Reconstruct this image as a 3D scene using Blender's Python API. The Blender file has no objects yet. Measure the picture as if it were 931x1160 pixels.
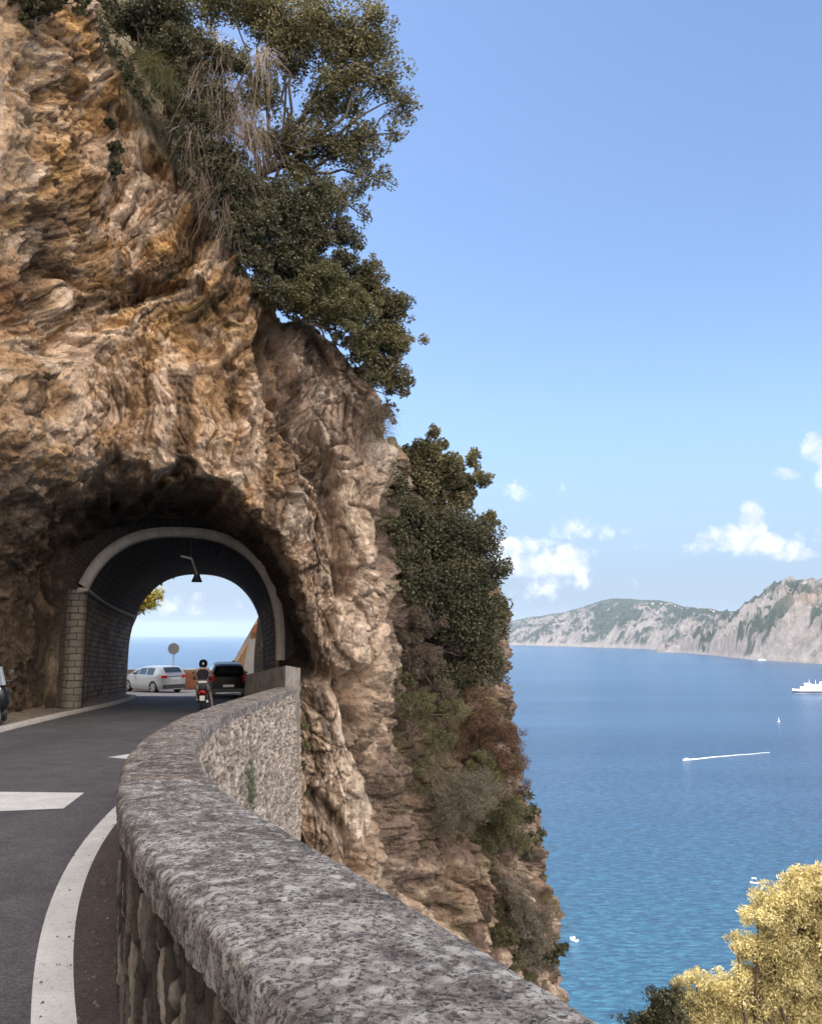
import bpy, bmesh, math, random
import numpy as np
from mathutils import Vector, Matrix

C = bpy.context.scene.collection
scene = bpy.context.scene
random.seed(7)
R = math.radians

# ------------------------------------------------------------------ camera maths
F = 950.0
PITCH = math.atan(138 / 950.0)
cP, sP = math.cos(PITCH), math.sin(PITCH)
KS = 0.0328                       # the road drops 3.3 cm per metre

def ray(u, v):
    a = (u - 465.5) / F; b = (580 - v) / F
    return np.array([a, cP - b * sP, sP + b * cP])
def at_depth(u, v, d): return ray(u, v) * d
def at_y(u, v, Y):
    r = ray(u, v); return r * (Y / r[1])
def at_z(u, v, Z):
    r = ray(u, v); return r * (Z / r[2])
def on_slope(u, v, h0):
    r = ray(u, v); return r * (-h0 / (r[2] + KS * r[1]))
def road_z(y): return -1.65 - KS * y
def on_road(u, v, dz=0.0):
    p = on_slope(u, v, 1.65 - dz); return p

# ------------------------------------------------------------------ noise
_rng = np.random.RandomState(11)
_PERM = _rng.permutation(256).astype(np.int64)
_PERM = np.concatenate([_PERM, _PERM])
_G = _rng.normal(size=(256, 3)); _G /= np.linalg.norm(_G, axis=1)[:, None]

def gnoise(P):
    P = np.asarray(P, dtype=np.float64)
    I = np.floor(P).astype(np.int64); f = P - I
    w = f * f * f * (f * (f * 6 - 15) + 10)
    I &= 255
    out = 0
    for dx in (0, 1):
        for dy in (0, 1):
            for dz in (0, 1):
                h = _PERM[(_PERM[(_PERM[(I[:, 0] + dx) & 255] + I[:, 1] + dy) & 255] + I[:, 2] + dz) & 255]
                g = _G[h]
                dot = g[:, 0] * (f[:, 0] - dx) + g[:, 1] * (f[:, 1] - dy) + g[:, 2] * (f[:, 2] - dz)
                ww = (w[:, 0] if dx else 1 - w[:, 0]) * (w[:, 1] if dy else 1 - w[:, 1]) * (w[:, 2] if dz else 1 - w[:, 2])
                out = out + ww * dot
    return out * 1.6

def fbm(P, o=4, lac=2.05, gain=0.5):
    a, t, s = 1.0, 0, 0
    P = np.array(P, dtype=np.float64)
    for i in range(o):
        t = t + a * gnoise(P + i * 17.3); s += a; a *= gain; P = P * lac
    return t / s
def ridged(P, o=4, lac=2.1, gain=0.5):
    a, t, s = 1.0, 0, 0
    P = np.array(P, dtype=np.float64)
    for i in range(o):
        t = t + a * (1 - 2 * np.abs(gnoise(P + i * 9.7))); s += a; a *= gain; P = P * lac
    return t / s
def voronoi(P, jitter=0.9):
    """F1, F2 and a cell value, brute force over 27 neighbours"""
    I = np.floor(P).astype(np.int64)
    f1 = np.full(len(P), 9.0); f2 = np.full(len(P), 9.0); cid = np.zeros(len(P))
    for dx in (-1, 0, 1):
        for dy in (-1, 0, 1):
            for dz in (-1, 0, 1):
                J = I + np.array([dx, dy, dz]); K = J & 255
                h = _PERM[(_PERM[(_PERM[K[:, 0]] + K[:, 1]) & 255] + K[:, 2]) & 255]
                c = J + 0.5 + _G[h] * 0.5 * jitter
                d = np.linalg.norm(P - c, axis=1)
                n1 = d < f1
                f2 = np.where(n1, f1, np.minimum(f2, d))
                cid = np.where(n1, h / 255.0, cid)
                f1 = np.where(n1, d, f1)
    return f1, f2, cid
def facets(P, tilt=1.0):
    """planar chips: each cell is a small tilted plane"""
    I = np.floor(P).astype(np.int64); f1 = np.full(len(P), 9.0); off = np.zeros_like(P); hh = np.zeros(len(P), dtype=np.int64)
    for dx in (-1, 0, 1):
        for dy in (-1, 0, 1):
            for dz in (-1, 0, 1):
                J = I + np.array([dx, dy, dz]); K = J & 255
                h = _PERM[(_PERM[(_PERM[K[:, 0]] + K[:, 1]) & 255] + K[:, 2]) & 255]
                c = J + 0.5 + _G[h] * 0.45; o = P - c; d = (o * o).sum(1); n1 = d < f1
                f1 = np.where(n1, d, f1); off[n1] = o[n1]; hh[n1] = h[n1]
    return (off * _G[(hh * 7 + 3) & 255]).sum(1) * tilt + (_G[(hh * 5 + 1) & 255][:, 0]) * .35
def crease(n, w): return np.exp(-np.abs(n) / w)
def sstep(a, b, x):
    t = np.clip((x - a) / (b - a), 0, 1); return t * t * (3 - 2 * t)

# ------------------------------------------------------------------ object helpers
def tag(o, label=None, cat=None, group=None, kind=None):
    if label: o['label'] = label
    if cat: o['category'] = cat
    if group: o['group'] = group
    if kind: o['kind'] = kind
    return o
def empty(name, loc=(0, 0, 0), rz=0.0, label=None, cat=None, group=None):
    o = bpy.data.objects.new(name, None); C.objects.link(o)
    o.location = loc; o.rotation_euler = (0, 0, rz); o.empty_display_size = 0.2
    return tag(o, label, cat, group)
def link(name, me, mat, parent=None, smooth=False):
    if mat is not None:
        if isinstance(mat, (list, tuple)):
            for m in mat: me.materials.append(m)
        else: me.materials.append(mat)
    if smooth:
        me.polygons.foreach_set('use_smooth', np.ones(len(me.polygons), dtype=bool))
    o = bpy.data.objects.new(name, me); C.objects.link(o)
    if parent is not None: o.parent = parent
    return o
def np_mesh(name, V, Fc, mat, parent=None, smooth=False, tint=None):
    """V (n,3), Fc (m,k) int"""
    me = bpy.data.meshes.new(name)
    V = np.asarray(V, dtype=np.float32); Fc = np.asarray(Fc, dtype=np.int32)
    k = Fc.shape[1]
    me.vertices.add(len(V)); me.vertices.foreach_set('co', V.ravel())
    me.loops.add(Fc.size); me.loops.foreach_set('vertex_index', Fc.ravel())
    me.polygons.add(len(Fc))
    me.polygons.foreach_set('loop_start', np.arange(0, Fc.size, k, dtype=np.int32))
    me.polygons.foreach_set('loop_total', np.full(len(Fc), k, dtype=np.int32))
    me.update(calc_edges=True)
    if tint is not None:
        at = me.color_attributes.new('tint', 'FLOAT_COLOR', 'POINT')
        a = np.ones((len(V), 4), dtype=np.float32); a[:, :3] = tint
        at.data.foreach_set('color', a.ravel())
    return link(name, me, mat, parent, smooth)
def grid_faces(nr, nc, wrap=False):
    i = np.arange(nr - 1)[:, None]; j = np.arange(nc if wrap else nc - 1)[None, :]
    a = i * nc + j; b = i * nc + (j + 1) % nc; c = (i + 1) * nc + (j + 1) % nc; d = (i + 1) * nc + j
    return np.stack([a, b, c, d], -1).reshape(-1, 4)

class MB:
    """collects simple shapes; build() makes one mesh object"""
    def __init__(s): s.v = []; s.f = []
    def add(s, vs, fs):
        n = len(s.v); s.v += [tuple(map(float, p)) for p in vs]; s.f += [tuple(i + n for i in f) for f in fs]; return s
    def box(s, c, d, rz=0.0, bev=0.0, rx=0.0, ry=0.0):
        bm = bmesh.new(); bmesh.ops.create_cube(bm, size=1)
        bmesh.ops.scale(bm, vec=d, verts=bm.verts)
        if bev > 0: bmesh.ops.bevel(bm, geom=list(bm.edges), offset=bev, segments=2, affect='EDGES')
        M = Matrix.Translation(c) @ Matrix.Rotation(rz, 4, 'Z') @ Matrix.Rotation(ry, 4, 'Y') @ Matrix.Rotation(rx, 4, 'X')
        bmesh.ops.transform(bm, matrix=M, verts=bm.verts); s._bm(bm); return s
    def _bm(s, bm):
        bm.verts.index_update()
        s.add([v.co for v in bm.verts], [[v.index for v in f.verts] for f in bm.faces]); bm.free()
    def cyl(s, a, b, r0, r1=None, n=12, caps=True):
        if r1 is None: r1 = r0
        return s.tube([a, b], [r0, r1], n, caps)
    def tube(s, pts, rad, n=8, caps=True):
        pts = [Vector(p) for p in pts]
        if not isinstance(rad, (list, tuple)): rad = [rad] * len(pts)
        rings = []; prev = None
        for i, p in enumerate(pts):
            t = (pts[min(i + 1, len(pts) - 1)] - pts[max(i - 1, 0)]).normalized()
            if prev is None:
                up = Vector((0, 0, 1)) if abs(t.z) < 0.9 else Vector((1, 0, 0))
                x = t.cross(up).normalized()
            else:
                x = (prev - t * prev.dot(t)).normalized()
            prev = x; y = t.cross(x)
            rings.append([p + (x * math.cos(2 * math.pi * k / n) + y * math.sin(2 * math.pi * k / n)) * rad[i] for k in range(n)])
        vs = [q for r in rings for q in r]; fs = []
        for i in range(len(pts) - 1):
            for k in range(n):
                fs.append((i * n + k, i * n + (k + 1) % n, (i + 1) * n + (k + 1) % n, (i + 1) * n + k))
        if caps: fs.append(tuple(range(n))[::-1]); fs.append(tuple((len(pts) - 1) * n + k for k in range(n)))
        return s.add(vs, fs)
    def lathe(s, prof, c=(0, 0, 0), axis='Z', n=20):
        vs = []; fs = []
        for r, z in prof:
            for k in range(n):
                a = 2 * math.pi * k / n; x, y = r * math.cos(a), r * math.sin(a)
                p = {'Z': (x, y, z), 'X': (z, x, y), 'Y': (x, z, y)}[axis]
                vs.append((p[0] + c[0], p[1] + c[1], p[2] + c[2]))
        for i in range(len(prof) - 1):
            for k in range(n): fs.append((i * n + k, i * n + (k + 1) % n, (i + 1) * n + (k + 1) % n, (i + 1) * n + k))
        fs.append(tuple(range(n))[::-1]); fs.append(tuple((len(prof) - 1) * n + k for k in range(n)))
        return s.add(vs, fs)
    def prism(s, poly, z0, z1):
        n = len(poly)
        vs = [(x, y, z0) for x, y in poly] + [(x, y, z1) for x, y in poly]
        fs = [tuple(range(n))[::-1], tuple(range(n, 2 * n))] + [(i, (i + 1) % n, n + (i + 1) % n, n + i) for i in range(n)]
        return s.add(vs, fs)
    def build(s, name, mat, parent=None, smooth=False):
        me = bpy.data.meshes.new(name); me.from_pydata(s.v, [], s.f)
        me.validate(); me.update()
        return link(name, me, mat, parent, smooth)
def fix_normals(o):
    bm = bmesh.new(); bm.from_mesh(o.data); bmesh.ops.recalc_face_normals(bm, faces=bm.faces); bm.to_mesh(o.data); bm.free(); return o

# ------------------------------------------------------------------ materials
class NT:
    def __init__(s, name):
        s.m = bpy.data.materials.new(name); s.m.use_nodes = True
        s.t = s.m.node_tree; s.n = s.t.nodes; s.b = s.n['Principled BSDF']
        s.out = s.n['Material Output']
    def new(s, typ, ins=None, **kw):
        nd = s.n.new(typ)
        for k, v in kw.items(): setattr(nd, k, v)
        for k, v in (ins or {}).items():
            if hasattr(v, 'is_output'): s.t.links.new(v, nd.inputs[k])
            else: nd.inputs[k].default_value = v
        return nd
    def coord(s, out='Object', scale=(1, 1, 1), rot=(0, 0, 0)):
        c = s.new('ShaderNodeTexCoord')
        m = s.new('ShaderNodeMapping', {'Vector': c.outputs[out], 'Scale': scale, 'Rotation': rot})
        return m.outputs[0]
    def noise(s, vec, scale, detail=6, rough=0.6, dist=0.0, out='Fac'):
        return s.new('ShaderNodeTexNoise', {'Vector': vec, 'Scale': scale, 'Detail': detail, 'Roughness': rough, 'Distortion': dist}).outputs[out]
    def voro(s, vec, scale, feature='F1', out='Distance'):
        return s.new('ShaderNodeTexVoronoi', {'Vector': vec, 'Scale': scale}, feature=feature).outputs[out]
    def ramp(s, fac, stops, interp='LINEAR'):
        r = s.new('ShaderNodeValToRGB', {'Fac': fac}); e = r.color_ramp.elements; r.color_ramp.interpolation = interp
        while len(e) < len(stops): e.new(0.5)
        for i, (p, c) in enumerate(stops):
            e[i].position = p; e[i].color = (*c, 1) if len(c) == 3 else c
        return r.outputs[0]
    def gr(s, fac, a, b):
        return s.new('ShaderNodeMapRange', {'Value': fac, 'From Min': a, 'From Max': b}).outputs[0]
    def mix(s, fac, a, b, mode='MIX'):
        nd = s.n.new('ShaderNodeMix'); nd.data_type = 'RGBA'; nd.blend_type = mode
        for k, v in ((0, fac), (6, a), (7, b)):
            if hasattr(v, 'is_output'): s.t.links.new(v, nd.inputs[k])
            elif k == 0: nd.inputs[k].default_value = v
            else: nd.inputs[k].default_value = (*v, 1) if len(v) == 3 else v
        return nd.outputs[2]
    def math(s, op, a, b=0.0, c=None, clamp=False):
        nd = s.n.new('ShaderNodeMath'); nd.operation = op; nd.use_clamp = clamp
        for i, v in enumerate((a, b, c)):
            if v is None: continue
            if hasattr(v, 'is_output'): s.t.links.new(v, nd.inputs[i])
            else: nd.inputs[i].default_value = v
        return nd.outputs[0]
    def bump(s, h, strength=0.5, dist=0.05, normal=None):
        ins = {'Height': h, 'Strength': strength, 'Distance': dist}
        if normal is not None: ins['Normal'] = normal
        return s.new('ShaderNodeBump', ins).outputs[0]
    def set(s, **kw):
        for k, v in kw.items():
            k = {'color': 'Base Color', 'rough': 'Roughness', 'metal': 'Metallic', 'normal': 'Normal', 'spec': 'Specular IOR Level',
                 'trans': 'Transmission Weight', 'coat': 'Coat Weight', 'ior': 'IOR', 'alpha': 'Alpha'}[k]
            if hasattr(v, 'is_output'): s.t.links.new(v, s.b.inputs[k])
            elif isinstance(v, tuple): s.b.inputs[k].default_value = (*v, 1) if len(v) == 3 else v
            else: s.b.inputs[k].default_value = v
        return s.m

def simple(name, col, rough=0.6, metal=0.0, var=0.12, scale=9.0, coat=0.0, spec=0.5):
    t = NT(name); v = t.coord()
    n = t.noise(v, scale, 4)
    c = t.mix(t.gr(n, 0.3, 0.7), tuple(x * (1 - var) for x in col), tuple(min(1, x * (1 + var)) for x in col))
    return t.set(color=c, rough=rough, metal=metal, coat=coat, spec=spec)

def rock_mat(name='limestone_rock', bump=1.0):
    t = NT(name); v = t.coord()
    a = t.new('ShaderNodeAttribute', attribute_name='tint').outputs['Color']
    n1 = t.noise(v, 1.3, 8, 0.65); n2 = t.noise(v, 6.0, 8, 0.7); n3 = t.noise(v, 28.0, 5, 0.7)
    stv = t.coord(scale=(2.6, 2.6, 0.45), rot=(0, R(14), 0))
    n4 = t.noise(stv, 1.6, 7, 0.65, 0.6)
    col = t.mix(t.gr(n1, 0.35, 0.7), t.mix(1.0, a, (0.72, 0.66, 0.62), 'MULTIPLY'), t.mix(1.0, a, (1.25, 1.18, 1.08), 'MULTIPLY'))
    col = t.mix(t.math('MULTIPLY', t.gr(n4, 0.56, 0.68), 0.75), col, t.mix(1.0, a, (0.22, 0.2, 0.19), 'MULTIPLY'))
    col = t.mix(t.math('MULTIPLY', t.gr(n2, 0.57, 0.72), 0.6), col, t.mix(1.0, a, (1.5, 1.5, 1.5), 'MULTIPLY'))
    col = t.mix(t.math('MULTIPLY', t.gr(n3, 0.58, 0.70), 0.5), col, t.mix(1.0, a, (0.3, 0.27, 0.25), 'MULTIPLY'))
    h = t.math('ADD', t.math('MULTIPLY', n2, .6), t.math('MULTIPLY', n3, 0.35))
    h = t.math('ADD', h, t.math('MULTIPLY', t.voro(t.coord(scale=(1, 1, .6)), 7.0, 'DISTANCE_TO_EDGE'), 0.6, clamp=True))
    fa = t.new('ShaderNodeAttribute', attribute_name='flowa').outputs['Vector']; fb_ = t.new('ShaderNodeAttribute', attribute_name='flowb').outputs['Vector']
    fm = t.new('ShaderNodeAttribute', attribute_name='flowm').outputs['Fac']
    iso = t.noise(v, 3.4, 7, .68, .5)
    def fn(sa, sb, det, dist=.3):
        A = t.noise(fa, sa, det, .66, dist); B = t.math('ADD', t.math('MULTIPLY', t.noise(fb_, sb, det, .66, dist), .55), t.math('MULTIPLY', iso, .45))
        return t.math('ADD', t.math('MULTIPLY', A, fm), t.math('MULTIPLY', B, t.math('SUBTRACT', 1.0, fm)))
    s1 = fn(2.2, 1.9, 6); s2 = fn(6.5, 5.5, 5)
    col = t.mix(t.math('MULTIPLY', t.gr(s1, .52, .60), .8), col, t.mix(1.0, a, (1.55, 1.52, 1.48), 'MULTIPLY'))
    col = t.mix(t.math('MULTIPLY', t.gr(s1, .46, .38), .65), col, t.mix(1.0, a, (.30, .26, .23), 'MULTIPLY'))
    col = t.mix(t.math('MULTIPLY', t.gr(s2, .46, .37), .65), col, t.mix(1.0, a, (.22, .19, .17), 'MULTIPLY'))
    col = t.mix(t.math('MULTIPLY', t.gr(s2, .55, .64), .5), col, t.mix(1.0, a, (1.6, 1.6, 1.6), 'MULTIPLY'))
    h = t.math('ADD', h, t.math('ADD', t.math('MULTIPLY', s1, 2.6), t.math('MULTIPLY', s2, 1.3)))
    nb = t.bump(h, 1.0 * bump, 0.12)
    return t.set(color=col, rough=0.92, normal=nb, spec=0.25)

def leaf_mat(name, col, col2, transl=0.35, rough=0.55):
    t = NT(name)
    g = t.new('ShaderNodeNewGeometry')
    r = g.outputs['Random Per Island']
    v = t.coord(); n = t.noise(v, 0.9, 3)
    c = t.mix(t.math('ADD', t.math('MULTIPLY', r, 0.6), t.math('MULTIPLY', t.gr(n, 0.35, 0.65), 0.4)), col, col2)
    t.set(color=c, rough=rough, spec=0.35)
    tr = t.new('ShaderNodeBsdfTranslucent', {'Color': t.mix(1.0, c, (1.25, 1.3, 0.6), 'MULTIPLY')})
    mx = t.new('ShaderNodeMixShader', {0: transl, 1: t.b.outputs[0], 2: tr.outputs[0]})
    t.t.links.new(mx.outputs[0], t.out.inputs[0])
    return t.m

M = {}
M['rock'] = rock_mat()
M['oak'] = leaf_mat('evergreen_leaves', (0.03, 0.032, 0.016), (0.25, 0.21, 0.115), 0.3)
M['dark'] = leaf_mat('dark_evergreen_leaves', (0.016, 0.020, 0.012), (0.16, 0.145, 0.085), 0.25)
M['olive'] = leaf_mat('olive_scrub_leaves', (0.07, 0.07, 0.035), (0.20, 0.18, 0.09), 0.3)
M['grey'] = leaf_mat('grey_scrub_twigs', (0.10, 0.085, 0.065), (0.24, 0.20, 0.15), 0.1, 0.8)
M['rust'] = leaf_mat('rusty_scrub_leaves', (0.075, 0.042, 0.026), (0.20, 0.115, 0.072), 0.25, 0.7)
M['mauve'] = leaf_mat('mauve_heather_leaves', (0.08, 0.058, 0.045), (0.20, 0.15, 0.115), 0.2, 0.8)
M['dry'] = leaf_mat('dry_twigs', (0.14, 0.10, 0.075), (0.34, 0.26, 0.20), 0.05, 0.85)
M['pine'] = leaf_mat('sunlit_pine_needles', (0.34, 0.26, 0.10), (0.81, 0.71, 0.41), 0.2)
M['pine_green'] = leaf_mat('far_pine_needles', (0.30, 0.25, 0.03), (0.60, 0.47, 0.07), 0.35)
M['bark'] = simple('bark', (0.075, 0.058, 0.045), 0.9, var=0.35, scale=14)
M['pinebark'] = simple('pine_bark', (0.09, 0.055, 0.04), 0.9, var=0.35, scale=14)
# ------------------------------------------------------------------ the rock spur and mountain side
# nodes: lower contour (x,y), upper contour (x,y), overhang from z=lo to z=hi, top edge z, ridge (x,y,z)
NODES = [
 ((-13.5,-45),(-12.5,-45), 2.0,6.0,20.0,(-20,-45,40)),
 ((-12.4,-15),(-11.4,-15), 2.0,6.0,20.0,(-20,-15,40.5)),
 ((-11.6,  5),(-10.6,  5), 2.0,6.0,19.5,(-20,5,40.5)),
 ((-11.2, 14),(-10.2, 14), 2.0,5.5,19.0,(-20,14,40.5)),
 ((-11.1, 19),( -9.8,18.5),1.6,5.2,18.5,(-20,19,40.5)),
 ((-11.4, 23),( -9.5,20.4),1.4,5.0,18.0,(-19.5,25,40.5)),
 ((-11.9, 27),( -8.7,22.0),1.8,4.9,15.6,(-17,31,38)),
 ((-11.3,28.7),(-7.6,22.5),3.0,4.9,14.2,(-15,33,33)),
 (( -9.5,29.1),(-6.4,22.8),3.8,4.8,12.8,(-12,35,26)),
 (( -7.5,29.5),(-5.3,23.2),3.8,4.5,10.8,(-9,35,17)),
 (( -5.6,30.0),(-4.4,23.7),2.7,3.5,9.7,(-7,35,13)),
 (( -4.35,30.3),(-3.5,24.2),0.2,2.1,9.3,(-6,35,11.5)),
 (( -3.6,29.0),(-3.0,24.5),-2.0,0.9,9.1,(-5,35,11)),
 (( -3.2,26.2),(-2.6,24.6),-3.0,0.0,8.9,(-4,35,10.5)),
 (( -2.6,25.0),(-2.0,24.7),-3.0,0.0,8.3,(-3,35,9.8)),
 (( -1.8,24.8),(-1.4,24.9),-3.0,0.0,7.5,(-2.5,35,9)),
 (( -1.1,25.2),( -.9,25.4),-3.0,0.0,6.4,(-2,35,8.3)),
 ((-.75,26.3),(-.75,26.4),-3.0,0.0,5.9,(-1.5,35,7.5)),
 (( -.2,27.8),( -.3,27.8),-3.0,0.0,5.3,(-1,35,7)),
 (( 1.0,29.3),(  .8,29.3),-3.0,0.0,4.6,(-.5,35.5,6.5)),
 (( 2.2,30.5),( 1.9,30.5),-3.0,0.0,3.4,(0,36,6)),
 (( 3.0,31.8),( 2.7,31.8),-3.0,0.0,1.8,(0,36.5,5.5)),
 (( 3.4,33.5),( 3.1,33.5),-3.0,0.0,0.6,(0,37,5.5)),
 (( 3.3,  37),( 3.0,  37),-3.0,0.0,0.8,(-.5,37,6)),
 (( 1.5,40.5),( 1.4,40.5),-3.0,0.0,3.0,(-2,37,7.5)),
 ((-3.0,42.2),(-3.0,42.2),-3.0,0.0,8.0,(-5,37,11)),
 ((-7.0,42.3),(-7.0,42.3),-3.0,0.0,12.0,(-9,37,18)),
 ((-10 ,41.6),(-10 ,41.6),-3.0,0.0,14.0,(-12,36,28)),
 ((-13.8,40.8),(-13.8,40.8),-3.0,0.0,18.0,(-15,36,33)),
 ((-16 ,41.5),(-16 ,41.5),-3.0,0.0,24.0,(-18,36,38)),
 ((-24 ,43.5),(-24 ,43.5),-3.0,0.0,30.0,(-25,36,42)),
 ((-45 ,43.5),(-45 ,43.5),-3.0,0.0,30.0,(-45,36,42)),
]
# portal planes (near / far), local axis e and intrados profile
PE = np.array([.9755, .22, 0]); PE /= np.linalg.norm(PE); PN = np.array([-PE[1], PE[0], 0])
PA = np.array([-11.13, 28.09, 0]); PB = np.array([-13.58, 40.61, 0])
def arch(w, spring, crown, ex, n=48, grow=0.0, legs=6):
    """(a,h) points from left foot over the crown to right foot"""
    pts = [(-grow, spring * k / legs) for k in range(legs)]
    for k in range(n + 1):
        th = math.pi * (1 - k / n); c, s = math.cos(th), math.sin(th)
        x = math.copysign(abs(c) ** (2 / ex), c); y = abs(s) ** (2 / ex)
        pts.append((w / 2 + x * (w / 2 + grow), spring + y * (crown - spring + grow)))
    pts += [(w + grow, spring * (legs - 1 - k) / legs) for k in range(legs)]
    return pts
def plane_pt(P0, a, h, off=0.0):
    p = P0 + PE * a + PN * off; return np.array([p[0], p[1], road_z(p[1]) + h])
NEAR = dict(w=6.62, spring=1.9, crown=5.94, ex=2.5)
FARP = dict(w=6.5, spring=1.65, crown=5.96, ex=2.4)

def in_arch(a, h, prm, grow):
    w, sp, cr, ex = prm['w'], prm['spring'], prm['crown'], prm['ex']
    x = np.abs(a - w / 2) / (w / 2 + grow); y = np.clip((h - sp) / (cr - sp + grow), 0, None)
    return (x < 1) & (x ** ex + y ** ex < 1)

def polydist(u, v, pts):
    """distance from (u,v) to polyline, px"""
    d = np.full(len(u), 1e9)
    for (x0, y0), (x1, y1) in zip(pts[:-1], pts[1:]):
        dx, dy = x1 - x0, y1 - y0; t = np.clip(((u - x0) * dx + (v - y0) * dy) / (dx * dx + dy * dy), 0, 1)
        d = np.minimum(d, np.hypot(u - x0 - t * dx, v - y0 - t * dy))
    return d

def build_cliff():
    N = len(NODES)
    L = np.array([n[0] for n in NODES], float); U = np.array([n[1] for n in NODES], float)
    SC = np.array([[n[2], n[3], n[4]] for n in NODES], float); RG = np.array([n[5] for n in NODES], float)
    # sample positions (node parameter) with a dense middle
    ss = [0.0]
    for i in range(N - 1):
        ln = max(np.linalg.norm(U[i + 1] - U[i]), 0.6 * np.linalg.norm(L[i + 1] - L[i]))
        step = 0.036 if 4 <= i <= 21 else (0.12 if i == 3 else 0.5)
        if i in (22, 23): step = 0.15
        k = max(2, int(ln / step)); ss += [i + (j + 1) / k for j in range(k)]
    ss = np.array(ss); ns = len(ss)
    idx = np.arange(N)
    def itp(A):
        B = np.stack([np.interp(ss, idx, A[:, k]) for k in range(A.shape[1])], 1)
        # smooth in the parameter so corners are round
        S = np.zeros_like(B)
        for o, w in ((-.45, .1), (-.3, .16), (-.15, .16), (0, .16), (.15, .16), (.3, .16), (.45, .1)):
            S += w * np.stack([np.interp(np.clip(ss + o, 0, N - 1), idx, A[:, k]) for k in range(A.shape[1])], 1)
        return S
    Ls, Us, Ss, Rs = itp(L), itp(U), itp(SC), itp(RG)
    zb = np.concatenate([np.linspace(-100.5, -17, 42), np.linspace(-16.6, -13.1, 12)])
    nt = 640
    nf = 70
    rows = []
    T = Ss[:, 2]
    Z = [np.full(ns, z) for z in zb]
    for k in range(nt):
        Z.append(-13 + (T + 13) * k / (nt - 1))
    Z = np.array(Z)                                  # (nr, ns)
    Pq = np.stack([np.tile(Us[:, 0], (Z.shape[0], 1)), np.tile(Us[:, 1], (Z.shape[0], 1)), Z], -1).reshape(-1, 3)
    lipn = (.55 * fbm(Pq * .55 + 200, 4) + .30 * ridged(Pq * 1.6 + 210, 3) - .1).reshape(Z.shape)
    lipn = np.where(Z + lipn > Ss[:, 0] + .4, lipn, np.minimum(lipn, 0))
    w = sstep(0, 1, (Z + lipn * sstep(0, 1.5, Z + 2) - Ss[:, 0]) / (Ss[:, 1] - Ss[:, 0]))
    X = Ls[:, 0] * (1 - w) + Us[:, 0] * w; Y = Ls[:, 1] * (1 - w) + Us[:, 1] * w
    # outward horizontal normal from the upper contour
    tan = np.gradient(Us, axis=0); nrm = np.stack([tan[:, 1], -tan[:, 0]], 1); nrm /= np.linalg.norm(nrm, axis=1)[:, None]
    nrm_s = np.copy(nrm)
    rt = sstep(10.6, 11.6, ss) * (1 - sstep(14, 15, ss)); w = np.maximum(w, rt * sstep(-.5, -1.7, Z))
    X = Ls[:, 0] * (1 - w) + Us[:, 0] * w; Y = Ls[:, 1] * (1 - w) + Us[:, 1] * w
    # flare towards the sea
    fl = sstep(10, 14, ss)
    off = fl * (0.16 * np.clip(-3 - Z, 0, 10) + 0.42 * np.clip(-13 - Z, 0, None))
    X = X + nrm_s[:, 0] * off; Y = Y + nrm_s[:, 1] * off
    # top rows
    Xt, Yt, Zt = [], [], []
    for k in range(1, nf + 1):
        f = k / nf
        Xt.append(X[-1] * (1 - f) + Rs[:, 0] * f); Yt.append(Y[-1] * (1 - f) + Rs[:, 1] * f)
        Zt.append(T * (1 - f) + Rs[:, 2] * f + 0.5 * math.sin(math.pi * f))
    X = np.vstack([X, Xt]); Y = np.vstack([Y, Yt]); Z = np.vstack([Z, Zt])
    nr = X.shape[0]
    P = np.stack([X, Y, Z], -1).reshape(-1, 3)
    S_ = np.tile(ss, nr)
    NX = np.tile(nrm_s[:, 0], nr); NY = np.tile(nrm_s[:, 1], nr)
    # projected position (used only to lay out the strata where the photo shows them)
    dep = P[:, 1] * cP + P[:, 2] * sP; dep = np.maximum(dep, 1)
    u = 465.5 + F * P[:, 0] / dep; v = 580 - F * (-P[:, 1] * sP + P[:, 2] * cP) / dep
    rowi = np.repeat(np.arange(nr), ns); top = rowi >= nr - nf - 1
    warp = np.stack([fbm(P * .35 + 5, 3), fbm(P * .35 + 25, 3), fbm(P * .35 + 45, 3)], 1)
    Pw = P + warp * 1.3
    front = sstep(3.5, 5, S_) * (1 - sstep(17, 18.5, S_))
    D = 0.75 * fbm(P * 0.22, 3) + 0.42 * fbm(Pw * 0.6 + 3, 4) + 0.30 * (ridged(Pw * np.array([.9, .9, .55]), 4) - .3)
    # swirling strata of the upper bulge
    rho = np.hypot(u - 10, v - 120) / 36.0; th = np.arctan2(v - 120, u - 10)
    q = np.stack([rho * 1.35 + warp[:, 0] * 1.6, th * 1.5 + warp[:, 1] * .8, P[:, 1] * .25], 1)
    st = ridged(q, 4, gain=.6)
    m1 = front * (1 - sstep(380, 470, v)) * (1 - sstep(300, 330, u)) * (~top)
    q2 = np.stack([P[:, 0] * 1.7 + warp[:, 0] * 1.2, P[:, 1] * .8, P[:, 2] * .36 + warp[:, 2] * .8], 1)
    vt = ridged(q2, 4, gain=.6)
    m2 = front * (1 - m1)
    D = D + front * (.32 * facets(P * np.array([.42, .4, .30]) + warp * .7 + 50))
    rgh = .35 + .65 * sstep(-.18, .22, fbm(P * .55 + 300, 3))
    D = D + m1 * .50 * fbm(q * np.array([.62, .42, .5]) + 600, 2) + m2 * .22 * fbm(q2 * np.array([.7, .5, .45]) + 620, 2)
    D = D + m1 * 0.42 * (st - .25) + m2 * 0.30 * (vt - .25)
    # blocky, broken rock to the lower right
    f1, f2, cid = voronoi(Pw * np.array([.9, .9, .42]))
    blk = np.minimum(f2 - f1, .35) / .35
    mb = sstep(15.5, 17, S_) * (1 - sstep(24, 25, S_))
    D = D + mb * (0.55 * blk - .2 + .75 * (cid - .5))
    f1b, f2b, cidb = voronoi(Pw * 2.3 + 7)
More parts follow.
